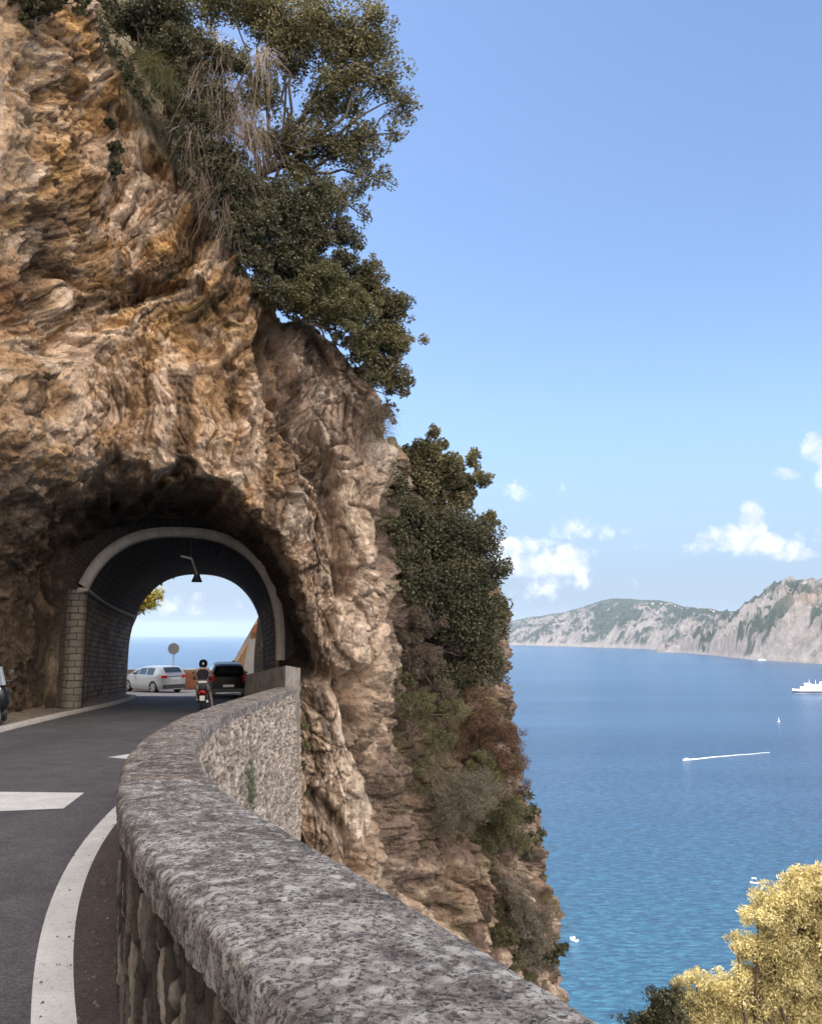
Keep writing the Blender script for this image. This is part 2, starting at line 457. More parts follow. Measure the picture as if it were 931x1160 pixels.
    D = D + (0.06 + .10 * mb + .05 * front) * np.minimum(f2b - f1b, .3) / .3 + .09 * (cidb - .5)
    D = D + (0.10 - .045 * front) * fbm(P * 3.1, 4) + 0.04 * ridged(P * 6.0, 3)
    # chipped planes, plates and cracks that follow the bedding
    D = D + front * .14 * facets(np.stack([P[:, 0] * 1.15, P[:, 1] * 1.1, P[:, 2] * .8], 1) + warp * 1.1)
    D = D + rgh * (front * .085 + mb * .12) * facets(np.stack([P[:, 0] * 3.3, P[:, 1] * 3, P[:, 2] * 2.1], 1) + warp * 2.5)
    ncr = gnoise(q * np.array([1.3, 1.5, 1.3]) + 31); ncr2 = gnoise(q * np.array([3.1, 2.6, 3]) + 11)
    vcr = gnoise(q2 * np.array([1.2, 1, .9]) + 13); vcr2 = gnoise(q2 * np.array([2.9, 2.2, 2.0]) + 5)
    D = D - rgh * m1 * (.34 * crease(ncr, .05) + .16 * crease(ncr2, .06)) - rgh * (m2 + mb * .7) * (.30 * crease(vcr, .045) + .15 * crease(vcr2, .06))
    D = D - front * .10 * crease(fbm(P * 2.4 + 44, 2), .035)
    # pits of weathered limestone
    pit = fbm(P * 1.9 + 60, 4); pit2 = fbm(P * np.array([3.6, 3.6, 2.6]) + 160, 3); bz = sstep(12, 13, S_) * (P[:, 2] < 2)
    D = D - .35 * sstep(.24, .44, pit) * (.15 + .6 * mb + .2 * front) - .24 * sstep(.26, .42, pit2) * (.05 * front + .8 * bz)
    D = D * (1 - .55 * sstep(12.8, 14, S_) * (1 - sstep(17.6, 18.6, S_)))
    # fractured, blocky limestone right of the arch: angular joints and flat broken faces
    rb = sstep(9.6, 11, S_) * (1 - sstep(18, 19, S_))
    qa = np.stack([P[:, 0] * 1.25 + P[:, 2] * .35, P[:, 1] * .9, P[:, 2] * .62], 1) + warp * .55
    ja1, ja2, jac = voronoi(qa); D = D + rb * (.30 * facets(qa, 1.1) - .30 * np.exp(-(ja2 - ja1) / .035))
    qb = np.stack([P[:, 0] * 3.0 - P[:, 2] * .7, P[:, 1] * 2.4, P[:, 2] * 1.7], 1) + warp * 1.2
    jb1, jb2, jbc = voronoi(qb); D = D + rb * (.11 * facets(qb, 1.1) - .12 * np.exp(-(jb2 - jb1) / .05))
    # the big clefts
    for pts, wd, dp in (
        ([(300,366),(296,400),(306,448),(326,480),(348,512),(370,552),(380,616),(384,668)], 9, 1.7),
        ([(318,360),(312,400),(330,460),(355,500),(380,545)], 8, 1.0),
        ([(360,765),(385,780),(405,775)], 12, 1.3),
        ([(392,790),(398,830),(418,870),(440,930),(452,985),(470,1010)], 11, 1.4),
        ([(470,900),(486,960),(508,1000),(522,1060),(528,1100)], 12, 1.3), ([(372,640),(400,655),(425,650)], 5, .5), ([(350,900),(372,930),(392,985)], 7, .7), ([(345,560),(362,600),(366,660),(372,720)], 6, .7),
        ([(434,470),(436,560),(433,640),(432,730)], 4, .6),
        ([(60,290),(40,340),(70,390)], 14, .6),
        ([(120,100),(140,180),(120,240)], 7, .35),
        ([(200,180),(225,240),(215,300)], 6, .35),
        ([(0,330),(60,300),(110,330),(160,330)], 7, .45)):
        d = polydist(u + warp[:, 0] * 14, v + warp[:, 2] * 14, pts)
        D = D - dp * np.exp(-(d / wd) ** 2) * front
    # pale buttress right of the arch stands proud
    D = D + front * .35 * np.exp(-((u - 395) / 40) ** 2) * sstep(600, 700, v) * (1 - sstep(960, 1050, v))
    # calm it near the portals
    aN = (P - PA) @ PE; hN = P[:, 2] - road_z(P[:, 1]); dN = (P - PA) @ PN
    aF = (P - PB) @ PE; dF = (P - PB) @ PN
    nearN = (1 - sstep(.2, 1.5, np.maximum(np.maximum(-aN, aN - 6.6), hN - 5.9))) * (1 - sstep(1.2, 3, np.abs(dN)))
    nearF = (1 - sstep(.2, 1.5, np.maximum(np.maximum(-aF, aF - 6.5), hN - 5.9))) * (1 - sstep(1.2, 3, np.abs(dF)))
    D = D * (1 - .85 * np.maximum(nearN, nearF))
    D = D * np.where(top, .8, 1)
    # keep the road side clear low down
    lowleft = (S_ < 7) & (P[:, 2] < 1.5)
    D = np.where(lowleft, np.clip(D, -2, .35), D)
    nz = np.where(top, 1.0, 0.0); hx = np.where(top, .3, 1.0)
    P2 = P + np.stack([NX * hx, NY * hx, nz], 1) * D[:, None]
    Fc = grid_faces(nr, ns)
    cen = P2[Fc].mean(1)
    a = (cen - PA) @ PE; d = (cen - PA) @ PN; h = cen[:, 2] - road_z(cen[:, 1])
    kill = in_arch(a, h, NEAR, .12) & (np.abs(d) < 3.5) & (h > -1)
    a = (cen - PB) @ PE; d = (cen - PB) @ PN
    kill |= in_arch(a, h, FARP, .12) & (np.abs(d) < 2.5) & (h > -1)
    Fc = Fc[~kill]
    # ---- colour of the stone: orange bulge, pale buttress, grey slab, stains fixed to the rock; shade of the hollow painted in
    n1 = fbm(P * .5 + 90, 4)[:, None]; n2 = fbm(Pw * 1.4 + 70, 4)[:, None]
    tan_ = np.array([.47, .31, .185]); org = np.array([.50, .295, .12]); pale = np.array([.63, .50, .40]); grey = np.array([.29, .215, .18])
    dk = np.array([.085, .062, .045]); brown = np.array([.22, .155, .10]); rust = np.array([.25, .11, .045])
    c = np.tile(tan_, (len(P), 1))
    def blend(c, col, m): m = np.clip(m, 0, 1)[:, None]; return c * (1 - m) + col * m
    c = blend(c, org, front * (1 - sstep(180, 330, u)) * (1 - sstep(330, 480, v)) * sstep(-.25, .3, n1[:, 0]) * .85)
    c = blend(c, pale, sstep(0, .35, n2[:, 0] + .25 * (st - .3)) * .75)
    fl1 = fbm(q * np.array([.75, .8, .8]) + 400, 4); fl2 = fbm(q2 * np.array([.9, .6, .45]) + 430, 4)
    flw = np.where(m1 > .5, fl1, fl2)
    c = blend(c, np.array([.13, .085, .055]), front * sstep(.10, .26, flw) * .75)
    c = blend(c, pale * 1.05, front * sstep(.04, .20, -flw) * .75)
    c = blend(c, org * 1.05, front * np.exp(-((u - 75) / 34) ** 2 - ((v - 150) / 45) ** 2) * .7)
    c = blend(c, rust, np.exp(-((u - 12) / 34) ** 2 - ((v - 335) / 34) ** 2) * .9)
    c = blend(c, dk, np.exp(-((u - 42) / 18) ** 2 - ((v - 300) / 55) ** 2) * .8)
    slab = sstep(0, 12, (u - np.interp(v, [360, 450, 520, 640], [308, 318, 350, 386]))) * (1 - sstep(560, 640, v)) * sstep(340, 370, v) * (u < 440)
    c = blend(c, grey * 1.15, slab * .85)
    butt = sstep(325, 350, u) * (1 - sstep(425, 440, u)) * sstep(600, 680, v)
    c = blend(c, pale * 1.02, butt * sstep(-.3, .05, n2[:, 0]) * .8)
    low = sstep(425, 440, u) * sstep(500, 560, v)
    c = blend(c, np.array([.40, .31, .25]), sstep(300, 345, u) * front * .65)
    c = blend(c, np.array([.11, .082, .065]), rb * sstep(.02, .24, fbm(qa * np.array([1.6, 1.6, .8]) + 700, 4)) * .75)
    c = blend(c, np.array([.66, .56, .48]), rb * sstep(.06, .22, -fbm(qa * 1.1 + 720, 4)) * .7)
    c = blend(c, pale * .95, sstep(13, 14, S_) * (1 - sstep(16.3, 17, S_)) * (v > 520) * (v < 800) * .5)
    c = blend(c, grey * .72, low * (.6 + .4 * sstep(-.35, .1, -n1[:, 0])))
    c = blend(c, np.array([.07, .055, .045]), low * sstep(.0, .3, -n2[:, 0] - .1) * .8)
    c = blend(c, np.array([.13, .12, .06]), low * sstep(.0, .25, fbm(P * .9 + 500, 3)) * .6)
    c = blend(c, pale * .85, low * sstep(960, 1000, v) * sstep(-.1, .2, n2[:, 0]) * .8)
    # recess shade painted into the rock of the hollow (below the overhang)
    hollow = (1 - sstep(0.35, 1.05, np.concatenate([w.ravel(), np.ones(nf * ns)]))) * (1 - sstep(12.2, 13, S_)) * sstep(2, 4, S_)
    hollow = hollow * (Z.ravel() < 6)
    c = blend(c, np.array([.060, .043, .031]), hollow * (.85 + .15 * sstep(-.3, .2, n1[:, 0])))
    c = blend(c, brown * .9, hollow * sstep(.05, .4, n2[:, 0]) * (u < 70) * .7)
    c = blend(c, np.array([.16, .16, .07]), sstep(.25, .5, n1[:, 0]) * .4 * (1 - hollow))
    c = blend(c, np.array([.10, .11, .05]), np.where(top, .6, 0))
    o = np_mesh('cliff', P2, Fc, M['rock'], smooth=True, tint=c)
    for nm_, arr_ in (('flowa', q), ('flowb', q2)):
        at = o.data.attributes.new(nm_, 'FLOAT_VECTOR', 'POINT'); at.data.foreach_set('vector', arr_.astype(np.float32).ravel())
    at = o.data.attributes.new('flowm', 'FLOAT', 'POINT'); at.data.foreach_set('value', m1.astype(np.float32))
    tag(o, kind='structure')
    return P2.reshape(nr, ns, 3), ss
CLIFF, CLIFF_S = build_cliff()
# nearest front surface of the cliff seen at (u,v), for rooting plants
_cp = CLIFF.reshape(-1, 3)[::3]
_cd = _cp[:, 1] * cP + _cp[:, 2] * sP; _ok = _cd > 3
_cp = _cp[_ok]; _cd = _cd[_ok]
_cu = 465.5 + F * _cp[:, 0] / _cd; _cv = 580 - F * (-_cp[:, 1] * sP + _cp[:, 2] * cP) / _cd
def cliff_at(u, v, rad=6):
    for k in range(6):
        m = (np.abs(_cu - u) < rad) & (np.abs(_cv - v) < rad)
        if m.any():
            i = np.argmin(np.where(m, _cd, 1e9)); return _cp[i].copy(), _cd[i]
        rad *= 1.8
    return at_depth(u, v, 28), 28.0
# ------------------------------------------------------------------ materials of the ground
def asphalt_mat(name, base, scale=1.0):
    t = NT(name); v = t.coord()
    n = t.noise(v, 2.2, 6, .6); g = t.voro(v, 95.0); n2 = t.noise(v, 160, 3, .7)
    c = t.mix(t.gr(n, .35, .68), tuple(x * .8 for x in base), tuple(x * 1.35 for x in base))
    ag = t.voro(v, 70.0, 'F1', 'Color'); agv = t.new('ShaderNodeSeparateColor', {0: ag}).outputs[0]
    c = t.mix(t.math('MULTIPLY', t.gr(agv, .45, 1.0), .45), c, tuple(x * 2.3 for x in base)); c = t.mix(t.math('MULTIPLY', t.gr(agv, .5, .0), .5), c, tuple(x * .35 for x in base))
    c = t.mix(t.math('MULTIPLY', t.gr(n2, .56, .70), .8), c, (.20, .19, .19))
    pt = t.new('ShaderNodeMapRange', {'Value': t.noise(v, .35, 2, .4), 'From Min': .50, 'From Max': .515}).outputs[0]
    c = t.mix(t.math('MULTIPLY', pt, .28), c, tuple(x * .55 for x in base))
    c = t.mix(t.math('MULTIPLY', t.gr(t.noise(v, 26, 4, .6), .62, .75), .35), c, (.13, .12, .12))
    w = t.noise(t.coord(scale=(.8, .15, 1)), 1.2, 4, .5)
    c = t.mix(t.math('MULTIPLY', t.gr(w, .5, .7), .5), c, tuple(x * .72 for x in base))
    nb = t.bump(t.math('ADD', g, t.math('MULTIPLY', n2, .8)), .55, .006)
    return t.set(color=c, rough=.82, normal=nb, spec=.4)
def paint_mat():
    t = NT('road_paint'); v = t.coord()
    n = t.noise(v, 38, 6, .7); n1 = t.noise(v, 3, 5, .6); cr = t.voro(v, 14, 'DISTANCE_TO_EDGE')
    c = t.mix(t.gr(n1, .35, .7), (.56, .55, .53), (.70, .69, .67))
    c = t.mix(t.math('MULTIPLY', t.gr(n, .56, .70), .75), c, (.16, .16, .16)); c = t.mix(t.math('MULTIPLY', t.gr(cr, .02, .0), .35), c, (.14, .14, .14))
    return t.set(color=c, rough=.7, normal=t.bump(n, .4, .004))
M['asphalt'] = asphalt_mat('worn_asphalt', (.078, .073, .078))
M['gutter'] = asphalt_mat('dirty_gutter_asphalt', (.060, .046, .042))
M['paint'] = paint_mat()
M['dirt'] = simple('roadside_dirt', (.17, .13, .10), .95, var=.4, scale=6)
M['kerb'] = simple('kerb_concrete', (.42, .39, .36), .85, var=.3, scale=12)

# ------------------------------------------------------------------ sea
def sea_mat():
    t = NT('sea_water')
    g = t.new('ShaderNodeNewGeometry').outputs['Position']
    def mp(s, rz=0): return t.new('ShaderNodeMapping', {'Vector': g, 'Scale': s, 'Rotation': (0, 0, rz)}).outputs[0]
    w1 = t.noise(mp((.20, .62, .3), R(14)), 1, 6, .66, .5)
    w2 = t.noise(mp((.5, .9, .5), R(-12)), 1, 4, .6, .5)
    w3 = t.noise(mp((.010, .045, .01), R(8)), 1, 5, .6, .3)
    big = t.noise(mp((.0012, .007, .001), R(5)), 1, 4, .55, .3)
    h = t.math('ADD', t.math('MULTIPLY', w1, 1.0), t.math('MULTIPLY', w2, .4))
    h = t.math('ADD', h, t.math('MULTIPLY', w3, 2.6))
    sp = t.new('ShaderNodeSeparateXYZ', {0: g})
    dist = t.math('SQRT', t.math('ADD', t.math('MULTIPLY', sp.outputs[0], sp.outputs[0]), t.math('MULTIPLY', sp.outputs[1], sp.outputs[1])))
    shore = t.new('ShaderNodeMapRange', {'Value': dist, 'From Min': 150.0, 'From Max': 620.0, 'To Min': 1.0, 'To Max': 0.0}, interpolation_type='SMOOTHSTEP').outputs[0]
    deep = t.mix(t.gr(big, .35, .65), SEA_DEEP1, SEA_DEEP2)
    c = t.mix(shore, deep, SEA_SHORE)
    c = t.mix(t.math('MULTIPLY', t.gr(w1, .5, .58), .75), c, t.mix(1.0, c, (2.1, 1.75, 1.45), 'MULTIPLY'))  # ripple light painted into the colour: crests paler, troughs darker
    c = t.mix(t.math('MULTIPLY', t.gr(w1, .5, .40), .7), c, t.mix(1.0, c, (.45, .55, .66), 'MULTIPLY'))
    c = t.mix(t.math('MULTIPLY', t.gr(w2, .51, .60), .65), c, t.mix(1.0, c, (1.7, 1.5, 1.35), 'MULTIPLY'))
    t.set(color=c, rough=.22, ior=1.33, normal=t.bump(h, 1.0, 1.5), spec=.42)
    return t.m
SEA_DEEP1 = (.010, .040, .098); SEA_DEEP2 = (.016, .054, .122); SEA_SHORE = (.015, .070, .132)
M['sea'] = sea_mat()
def ring_sheet(name, z, radii, n, mat):
    V = [(0, 0, z)]; Fq = []
    for r in radii: V += [(r * math.cos(2 * math.pi * k / n), r * math.sin(2 * math.pi * k / n), z) for k in range(n)]
    me = bpy.data.meshes.new(name); fs = [(0, 1 + k, 1 + (k + 1) % n) for k in range(n)]
    for i in range(len(radii) - 1):
        for k in range(n): fs.append((1 + i * n + k, 1 + (i + 1) * n + k, 1 + (i + 1) * n + (k + 1) % n, 1 + i * n + (k + 1) % n))
    me.from_pydata(V, [], fs); return link(name, me, mat)
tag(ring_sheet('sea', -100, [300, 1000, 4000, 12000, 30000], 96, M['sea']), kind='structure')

# ------------------------------------------------------------------ the wall line
IN = [(9.0,-24),(6.0,-14),(3.4,-6.6),(1.6,-2.4),(.45,.35),(-.10,1.55),(-.22,1.75),(-.33,1.96),(-.48,2.23),(-.72,2.71),(-1.0,3.27),(-1.28,3.9),(-1.56,4.62),(-1.80,5.35),(-2.16,6.55),(-2.50,8.07),(-2.94,11.0),(-3.18,13.8),(-3.36,16.6),(-3.52,19.5),(-3.66,22.5),(-3.72,24.5)]
OUT = [(9.6,-24),(6.6,-14),(4.02,-6.6),(2.25,-2.4),(1.08,.35),(.50,1.5),(.385,1.75),(.255,2.04),(.125,2.32),(-.10,2.81),(-.43,3.49),(-.70,4.04),(-.97,4.62),(-1.36,5.7),(-1.73,6.9),(-2.15,8.8),(-2.50,11.4),(-2.68,14.2),(-2.80,16.3),(-2.95,19.2),(-3.05,21.7),(-3.12,24.5)]
def lut(pts):
    p = np.array(pts); ys = np.linspace(p[0, 1], p[-1, 1], 6000); xs = np.interp(ys, p[:, 1], p[:, 0])
    k = 90; pad = np.concatenate([2 * xs[0] - xs[1:k + 1][::-1], xs, 2 * xs[-1] - xs[-k - 1:-1][::-1]])
    xs = np.convolve(pad, np.hanning(2 * k + 1) / np.hanning(2 * k + 1).sum(), 'valid')
    return ys, xs
_iy, _ix = lut(IN); _oy, _ox = lut(OUT)
def wall_in(y): return np.interp(y, _iy, _ix)
def wall_out(y): return np.interp(y, _oy, _ox)

# road surface
def strip(name, left, right, ys, dz, mat, ncol=2, parent=None):
    V = []
    for y in ys:
        a, b = left(y), right(y)
        for k in range(ncol):
            x = a + (b - a) * k / (ncol - 1); V.append((x, y, road_z(y) + dz))
    return np_mesh(name, np.array(V), grid_faces(len(ys), ncol)[:, ::-1] if False else grid_faces(len(ys), ncol), mat, parent)
KERB = [(-9.0,-24),(-9.2,0),(-9.3,10),(-9.5,17),(-9.74,20.4),(-10.18,23.3),(-10.68,26.7),(-10.96,29.1),(-11.46,33.2),(-12.28,37.8),(-12.9,40.2),(-13.6,41.3),(-14.8,41.9)]
kp = np.array(KERB)
def kerb_x(y): return np.interp(y, kp[:, 1], kp[:, 0])
def xr(y):
    if y < 24: return float(wall_in(y)) + .15
    return float(np.interp(y, [24, 29.5, 42, 42.5, 60], [-3.6, -4.3, -6.9, -4, -4]))
def xl(y): return -13.5 if y < 40 else float(np.interp(y, [40, 41, 60], [-14.5, -30, -30]))
ys = list(np.arange(-24, 52.01, .5))
tag(strip('road', xl, xr, ys, 0, M['asphalt'], 12), kind='structure')
# gutter strip between the edge line and the wall
LL = np.array([(-1.0,2.6),(-1.45,3.4),(-1.75,4.18),(-2.13,5.14),(-2.58,6.46),(-3.03,8.12),(-3.43,10.03),(-3.8,13),(-4.05,17),(-4.3,24)])
LR = np.array([(-.80,2.6),(-1.24,3.4),(-1.54,4.18),(-1.92,5.14),(-2.34,6.35),(-2.77,7.85),(-3.2,9.6),(-3.62,13),(-3.88,17),(-4.13,24)])
_pl = np.polyfit(np.log(LL[:, 1] + 1), LL[:, 0], 4); _pr = np.polyfit(np.log(LR[:, 1] + 1), LR[:, 0], 4)
lxl = lambda y: float(np.polyval(_pl, math.log(y + 1))); lxr = lambda y: float(np.polyval(_pr, math.log(y + 1)))
ysf = list(np.arange(1.6, 24, .12))
tag(strip('road_gutter', lxr, lambda y: float(wall_in(y)) + .12, ysf, .004, M['gutter'], 3), kind='structure')
tag(strip('road_edge_line', lxl, lxr, ysf, .008, M['paint'], 3), kind='structure')
def road_poly(name, pts, dz=.008):
    m = MB(); m.add([(x, y, road_z(y) + dz) for x, y in pts], [tuple(range(len(pts)))]); return tag(m.build(name, M['paint']), kind='structure')
road_poly('crossing_stripe', [(-8.6, 9.3), (-4.59, 9.74), (-3.95, 9.92), (-4.16, 11.08), (-5.27, 11.16), (-8.6, 11.4)])
road_poly('crossing_stripe', [(-5.3, 15.1), (-4.1, 14.5), (-4.0, 15.6), (-5.11, 15.63)])

# kerb and verge
V = []
for x, y in KERB:
    i = KERB.index((x, y)); p0 = np.array(KERB[max(i - 1, 0)]); p1 = np.array(KERB[min(i + 1, len(KERB) - 1)])
    t = p1 - p0; t = t / np.linalg.norm(t); n = np.array([-t[1], t[0]])
    for o, h in ((0, -.02), (0, .10), (.02, .125), (.15, .125), (.17, .10)):
        V.append((x + n[0] * o, y + n[1] * o, road_z(y) + h))
tag(np_mesh('kerb', np.array(V), grid_faces(len(KERB), 5), M['kerb']), kind='structure')
yv = np.concatenate([np.arange(-24, 14, .6), np.arange(14, 41.5, .12)])
V = []
for y in yv:
    k = kerb_x(y) - .16
    for j in range(18):
        f = j / 17; V.append((k - f * 3.2, y, road_z(y) + .10 + f * .35))
V = np.array(V); V[:, 2] += .05 * fbm(V * 1.5, 4) + .05 * np.clip(fbm(V * 5, 3), 0, 1) * 1.5; V[::18, 2] = [road_z(y) + .10 for y in yv]
tag(np_mesh('roadside_verge', V, grid_faces(len(yv), 18)[:, ::-1], M['dirt'], smooth=True), kind='structure')

# hillside dropping from the wall to the sea, and the shelf beyond the tunnel
def hill(name, xa, ys, zf, offs, mat):
    V = np.array([(xa(y) + o, y, zf(o, y)) for y in ys for o in offs])
    V[:, :] += np.stack([fbm(V * .12, 4) * .6, V[:, 0] * 0, fbm(V * .15 + 9, 5) * 1.4], 1) * np.clip(np.tile(offs, len(ys)) / 3, 0, 1)[:, None]
    c = np.tile((.20, .17, .10), (len(V), 1)) * (1 + .5 * fbm(V * .4, 4))[:, None]
    return tag(np_mesh(name, V, grid_faces(len(ys), len(offs)), mat, smooth=True, tint=c), kind='structure')
offs = np.concatenate([np.linspace(0, 20, 40), np.linspace(21.5, 66, 30)])
hill('hillside', lambda y: float(wall_out(min(y, 24))) + .0, np.arange(-40, 46, .8), lambda o, y: -8.5 - .04 * y - 1.32 * o, offs, M['rock'])
V = []
yy = np.arange(38, 58.1, 1.0); xx = np.arange(-60, 2.1, 1.0)
for y in yy:
    for x in xx: V.append((x, y, road_z(y) - .05 if y < 52 else road_z(52) - .3 - 1.6 * (y - 52)))
tag(np_mesh('coastal_shelf', np.array(V), grid_faces(len(yy), len(xx)), M['dirt']), kind='structure')

# ------------------------------------------------------------------ parapet
def lichen_mat():
    t = NT('lichen_covered_concrete'); v = t.coord()
    n0 = t.noise(v, 1.6, 6, .6, .3); n1 = t.noise(v, 13, 8, .74, .6); n2 = t.noise(v, 60, 7, .75, .4); n3 = t.noise(v, 190, 4, .7)
    at_ = t.new('ShaderNodeAttribute', attribute_name='tint').outputs['Color']
    c = t.mix(t.gr(n0, .35, .65), (.17, .155, .145), (.40, .37, .35))
    c = t.mix(t.math('MULTIPLY', t.gr(n1, .50, .58), .85), c, (.56, .54, .525))
    c = t.mix(t.math('MULTIPLY', t.gr(n2, .50, .56), .9), c, (.040, .036, .036))
    lv = t.voro(v, 11.0, 'F1'); ln_ = t.noise(v, 30, 5, .7); sp_ = t.math('SUBTRACT', t.math('MULTIPLY', ln_, .55), lv)
    c = t.mix(t.math('MULTIPLY', t.gr(sp_, .02, .07), .75), c, (.54, .53, .51))
    c = t.mix(t.math('MULTIPLY', t.gr(n1, .47, .40), .7), c, (.10, .085, .09))
    nd = t.noise(v, 4.5, 8, .7, .8); c = t.mix(t.math('MULTIPLY', t.gr(nd, .50, .60), .72), c, t.mix(1.0, c, (.34, .31, .31), 'MULTIPLY'))
    c = t.mix(t.math('MULTIPLY', t.gr(n3, .60, .70), .8), c, (.66, .64, .62)); c = t.mix(1.0, c, at_, 'MULTIPLY')
    h = t.math('ADD', t.math('MULTIPLY', n1, .7), t.math('ADD', t.math('MULTIPLY', n2, .55), t.math('MULTIPLY', n3, .2)))
    return t.set(color=c, rough=.93, normal=t.bump(h, .9, .018), spec=.25)
def masonry_mat(name, dens=24):
    t = NT(name); v = t.coord(); a = t.new('ShaderNodeAttribute', attribute_name='tint').outputs['Color']
    n1 = t.noise(v, 7, 7, .7); n2 = t.noise(v, 45, 6, .7)
    c = t.mix(t.gr(n1, .3, .7), t.mix(1.0, a, (.62, .6, .58), 'MULTIPLY'), t.mix(1.0, a, (1.35, 1.32, 1.3), 'MULTIPLY'))
    c = t.mix(t.math('MULTIPLY', t.gr(n2, .56, .68), .7), c, t.mix(1.0, a, (.3, .28, .27), 'MULTIPLY'))
    return t.set(color=c, rough=.93, normal=t.bump(t.math('ADD', n1, t.math('MULTIPLY', n2, .8)), 1.0, .045), spec=.25)
M['lichen'] = lichen_mat(); M['masonry'] = masonry_mat('rubble_masonry')
parapet = empty('parapet_wall', (-.4, 3.5, -1.76), label='long curved grey stone parapet with lichen-covered coping beside the road', cat='wall')
def rows_y():
    y = 24.3; out = []
    while y > 1.0: out.append(y); y -= max(.010, .0042 * y)
    while y > -22: out.append(y); y -= .25
    return np.array(out[::-1])
RY = rows_y()
def child_mesh(name, V, Fc, mat, parent, **kw):
    V = np.asarray(V) - np.array(parent.location); return np_mesh(name, V, Fc, mat, parent, **kw)
xi, xo = wall_in(RY), wall_out(RY); zc = -(.692 + KS * RY)
# coping profile across: (fraction/offset, dz)
prof = []
for k in range(7): prof.append(('i', .02 * 0 + .035 * (k == 0), -.14 + .016 * k))       # inner side going up
nac = 44
arr = []
def cap_pts():
    P = []
    th = .135; r = .045
    for j in range(6): P.append((0, -th + (th - r) * j / 5, 0))
    for j in range(1, 5):
        a = math.pi / 2 * j / 5; P.append((r - r * math.cos(a), -r + r * math.sin(a), 0))
    for j in range(nac + 1): P.append((None, 0, j / nac))
    for j in range(4, 0, -1):
        a = math.pi / 2 * j / 5; P.append((-(r - r * math.cos(a)), -r + r * math.sin(a), 1))
    for j in range(5, -1, -1): P.append((-0.0, -th + (th - r) * j / 5, 1))
    return P
CP = cap_pts(); r_ = .045
V = np.zeros((len(RY), len(CP), 3)); NR = np.zeros_like(V)
for j, (o, dz, s) in enumerate(CP):
    if o is None:
        x = (xi + r_) * (1 - s) + (xo - r_) * s; z = zc + .012 * math.sin(math.pi * s); NR[:, j] = (0, 0, 1)
    else:
        x = (xi + o) if s == 0 else (xo + o); z = zc + dz
        k = np.clip((dz + .045) / .045, 0, 1); NR[:, j] = ((-1 if s == 0 else 1) * math.cos(k * math.pi / 2), 0, math.sin(k * math.pi / 2))
    V[:, j, 0] = x; V[:, j, 1] = RY; V[:, j, 2] = z
V = V.reshape(-1, 3); NR = NR.reshape(-1, 3)
edge = 1 - np.abs(NR[:, 2])
D = .010 * fbm(V * 3, 4) + .007 * ridged(V * 14, 4) + .004 * fbm(V * 50, 3) - edge * .018 * np.clip(fbm(V * 4 + 30, 3) * 2, 0, 1) + edge * .006 * fbm(V * 9, 3)
chip = np.clip(fbm(V * 7 + 55, 3) - .3, 0, 1); D -= .05 * chip * (edge > .05)
V = V + NR * D[:, None]
jn = fbm(V * np.array([4, 0, 4]) + 77, 2) * .03
tn = np.tile([.86, .86, .85], (len(V), 1)); far_ = sstep(-.04, .04, V[:, 1] - 5.05 + jn)[:, None]; tn = tn * (1 - far_) + np.array([.78, .71, .65]) * far_
for jy, wj in ((5.05, .018), (2.55, .008), (8.6, .02), (12.6, .03)):
    jm = np.exp(-((V[:, 1] - jy + jn) / wj) ** 2)[:, None]; tn = tn * (1 - .5 * jm) + np.array([1.25, 1.15, 1.05]) * .5 * jm if jy == 5.05 else tn * (1 - .55 * jm)
    V[:, 2] -= (.012 * jm)[:, 0]
child_mesh('coping', V, grid_faces(len(RY), len(CP))[:, ::-1], M['lichen'], parapet, smooth=True, tint=tn)
# slab joints: thin mortar seams live in the coping surface; underside + core
def face_sheet(name, xs, sgn, zbot, nz, cell, amp, cols, seed, batter=0.0, tintf=None):
    ztop = zc - .125
    V = np.zeros((len(RY), nz, 3))
    for k in range(nz):
        f = k / (nz - 1); z = ztop * (1 - f) + zbot * f
        V[:, k, 0] = xs - sgn * .05 + sgn * batter * (ztop - z); V[:, k, 1] = RY; V[:, k, 2] = z
    V = V.reshape(-1, 3)
    q = V + .10 * np.stack([fbm(V * 3, 2), fbm(V * 3 + 9, 2), fbm(V * 3 + 20, 2)], 1) + (.05 if sgn > 0 else .018) * np.stack([fbm(V * 11, 2), fbm(V * 11 + 9, 2), fbm(V * 11 + 20, 2)], 1)
    q = q / np.array([cell[0] * 2, cell[0], cell[1]]) + seed
    f1, f2, cid = voronoi(q)
    e = np.clip((f2 - f1) / (.18 if sgn < 0 else .26), 0, 1); e = e * e * (3 - 2 * e)
    D = amp * (e - .6) + amp * .8 * (cid - .5) * e + amp * .35 * fbm(V * 14, 4) + amp * .2 * ridged(V * 30, 3) + amp * .3 * fbm(V * 4, 3)
    V[:, 0] += sgn * D
    cc = np.array(cols); pick = cc[(np.floor(cid * 97) % (len(cc) - 1)).astype(int) + 1]
    tint = cc[0] * (1 - e[:, None]) + pick * e[:, None]
    tint = tint * (1 + .35 * fbm(V * 1.2 + 4, 4))[:, None]
    if tintf is not None: tint = tintf(V, tint)
    Fq = grid_faces(len(RY), nz)
    if sgn > 0: Fq = Fq[:, ::-1]
    return child_mesh(name, V, Fq, M['masonry'], parapet, smooth=True, tint=tint)
face_sheet('inner_face', xi, -1, road_z(RY) - .06, 120, (.12, .25), .028,
           [(.022, .018, .016), (.30, .27, .23), (.10, .085, .075), (.38, .35, .305), (.075, .062, .055), (.20, .175, .15)], 3)
def moss(V, t):
    m = np.clip(np.exp(-((V[:, 1] - 14.6) / .55) ** 2 - ((V[:, 2] + 2.55) / .5) ** 2) * 1.6 * (fbm(V * 5, 3) + .7), 0, .9)[:, None]
    return t * (1 - m) + np.array([.05, .075, .025]) * m
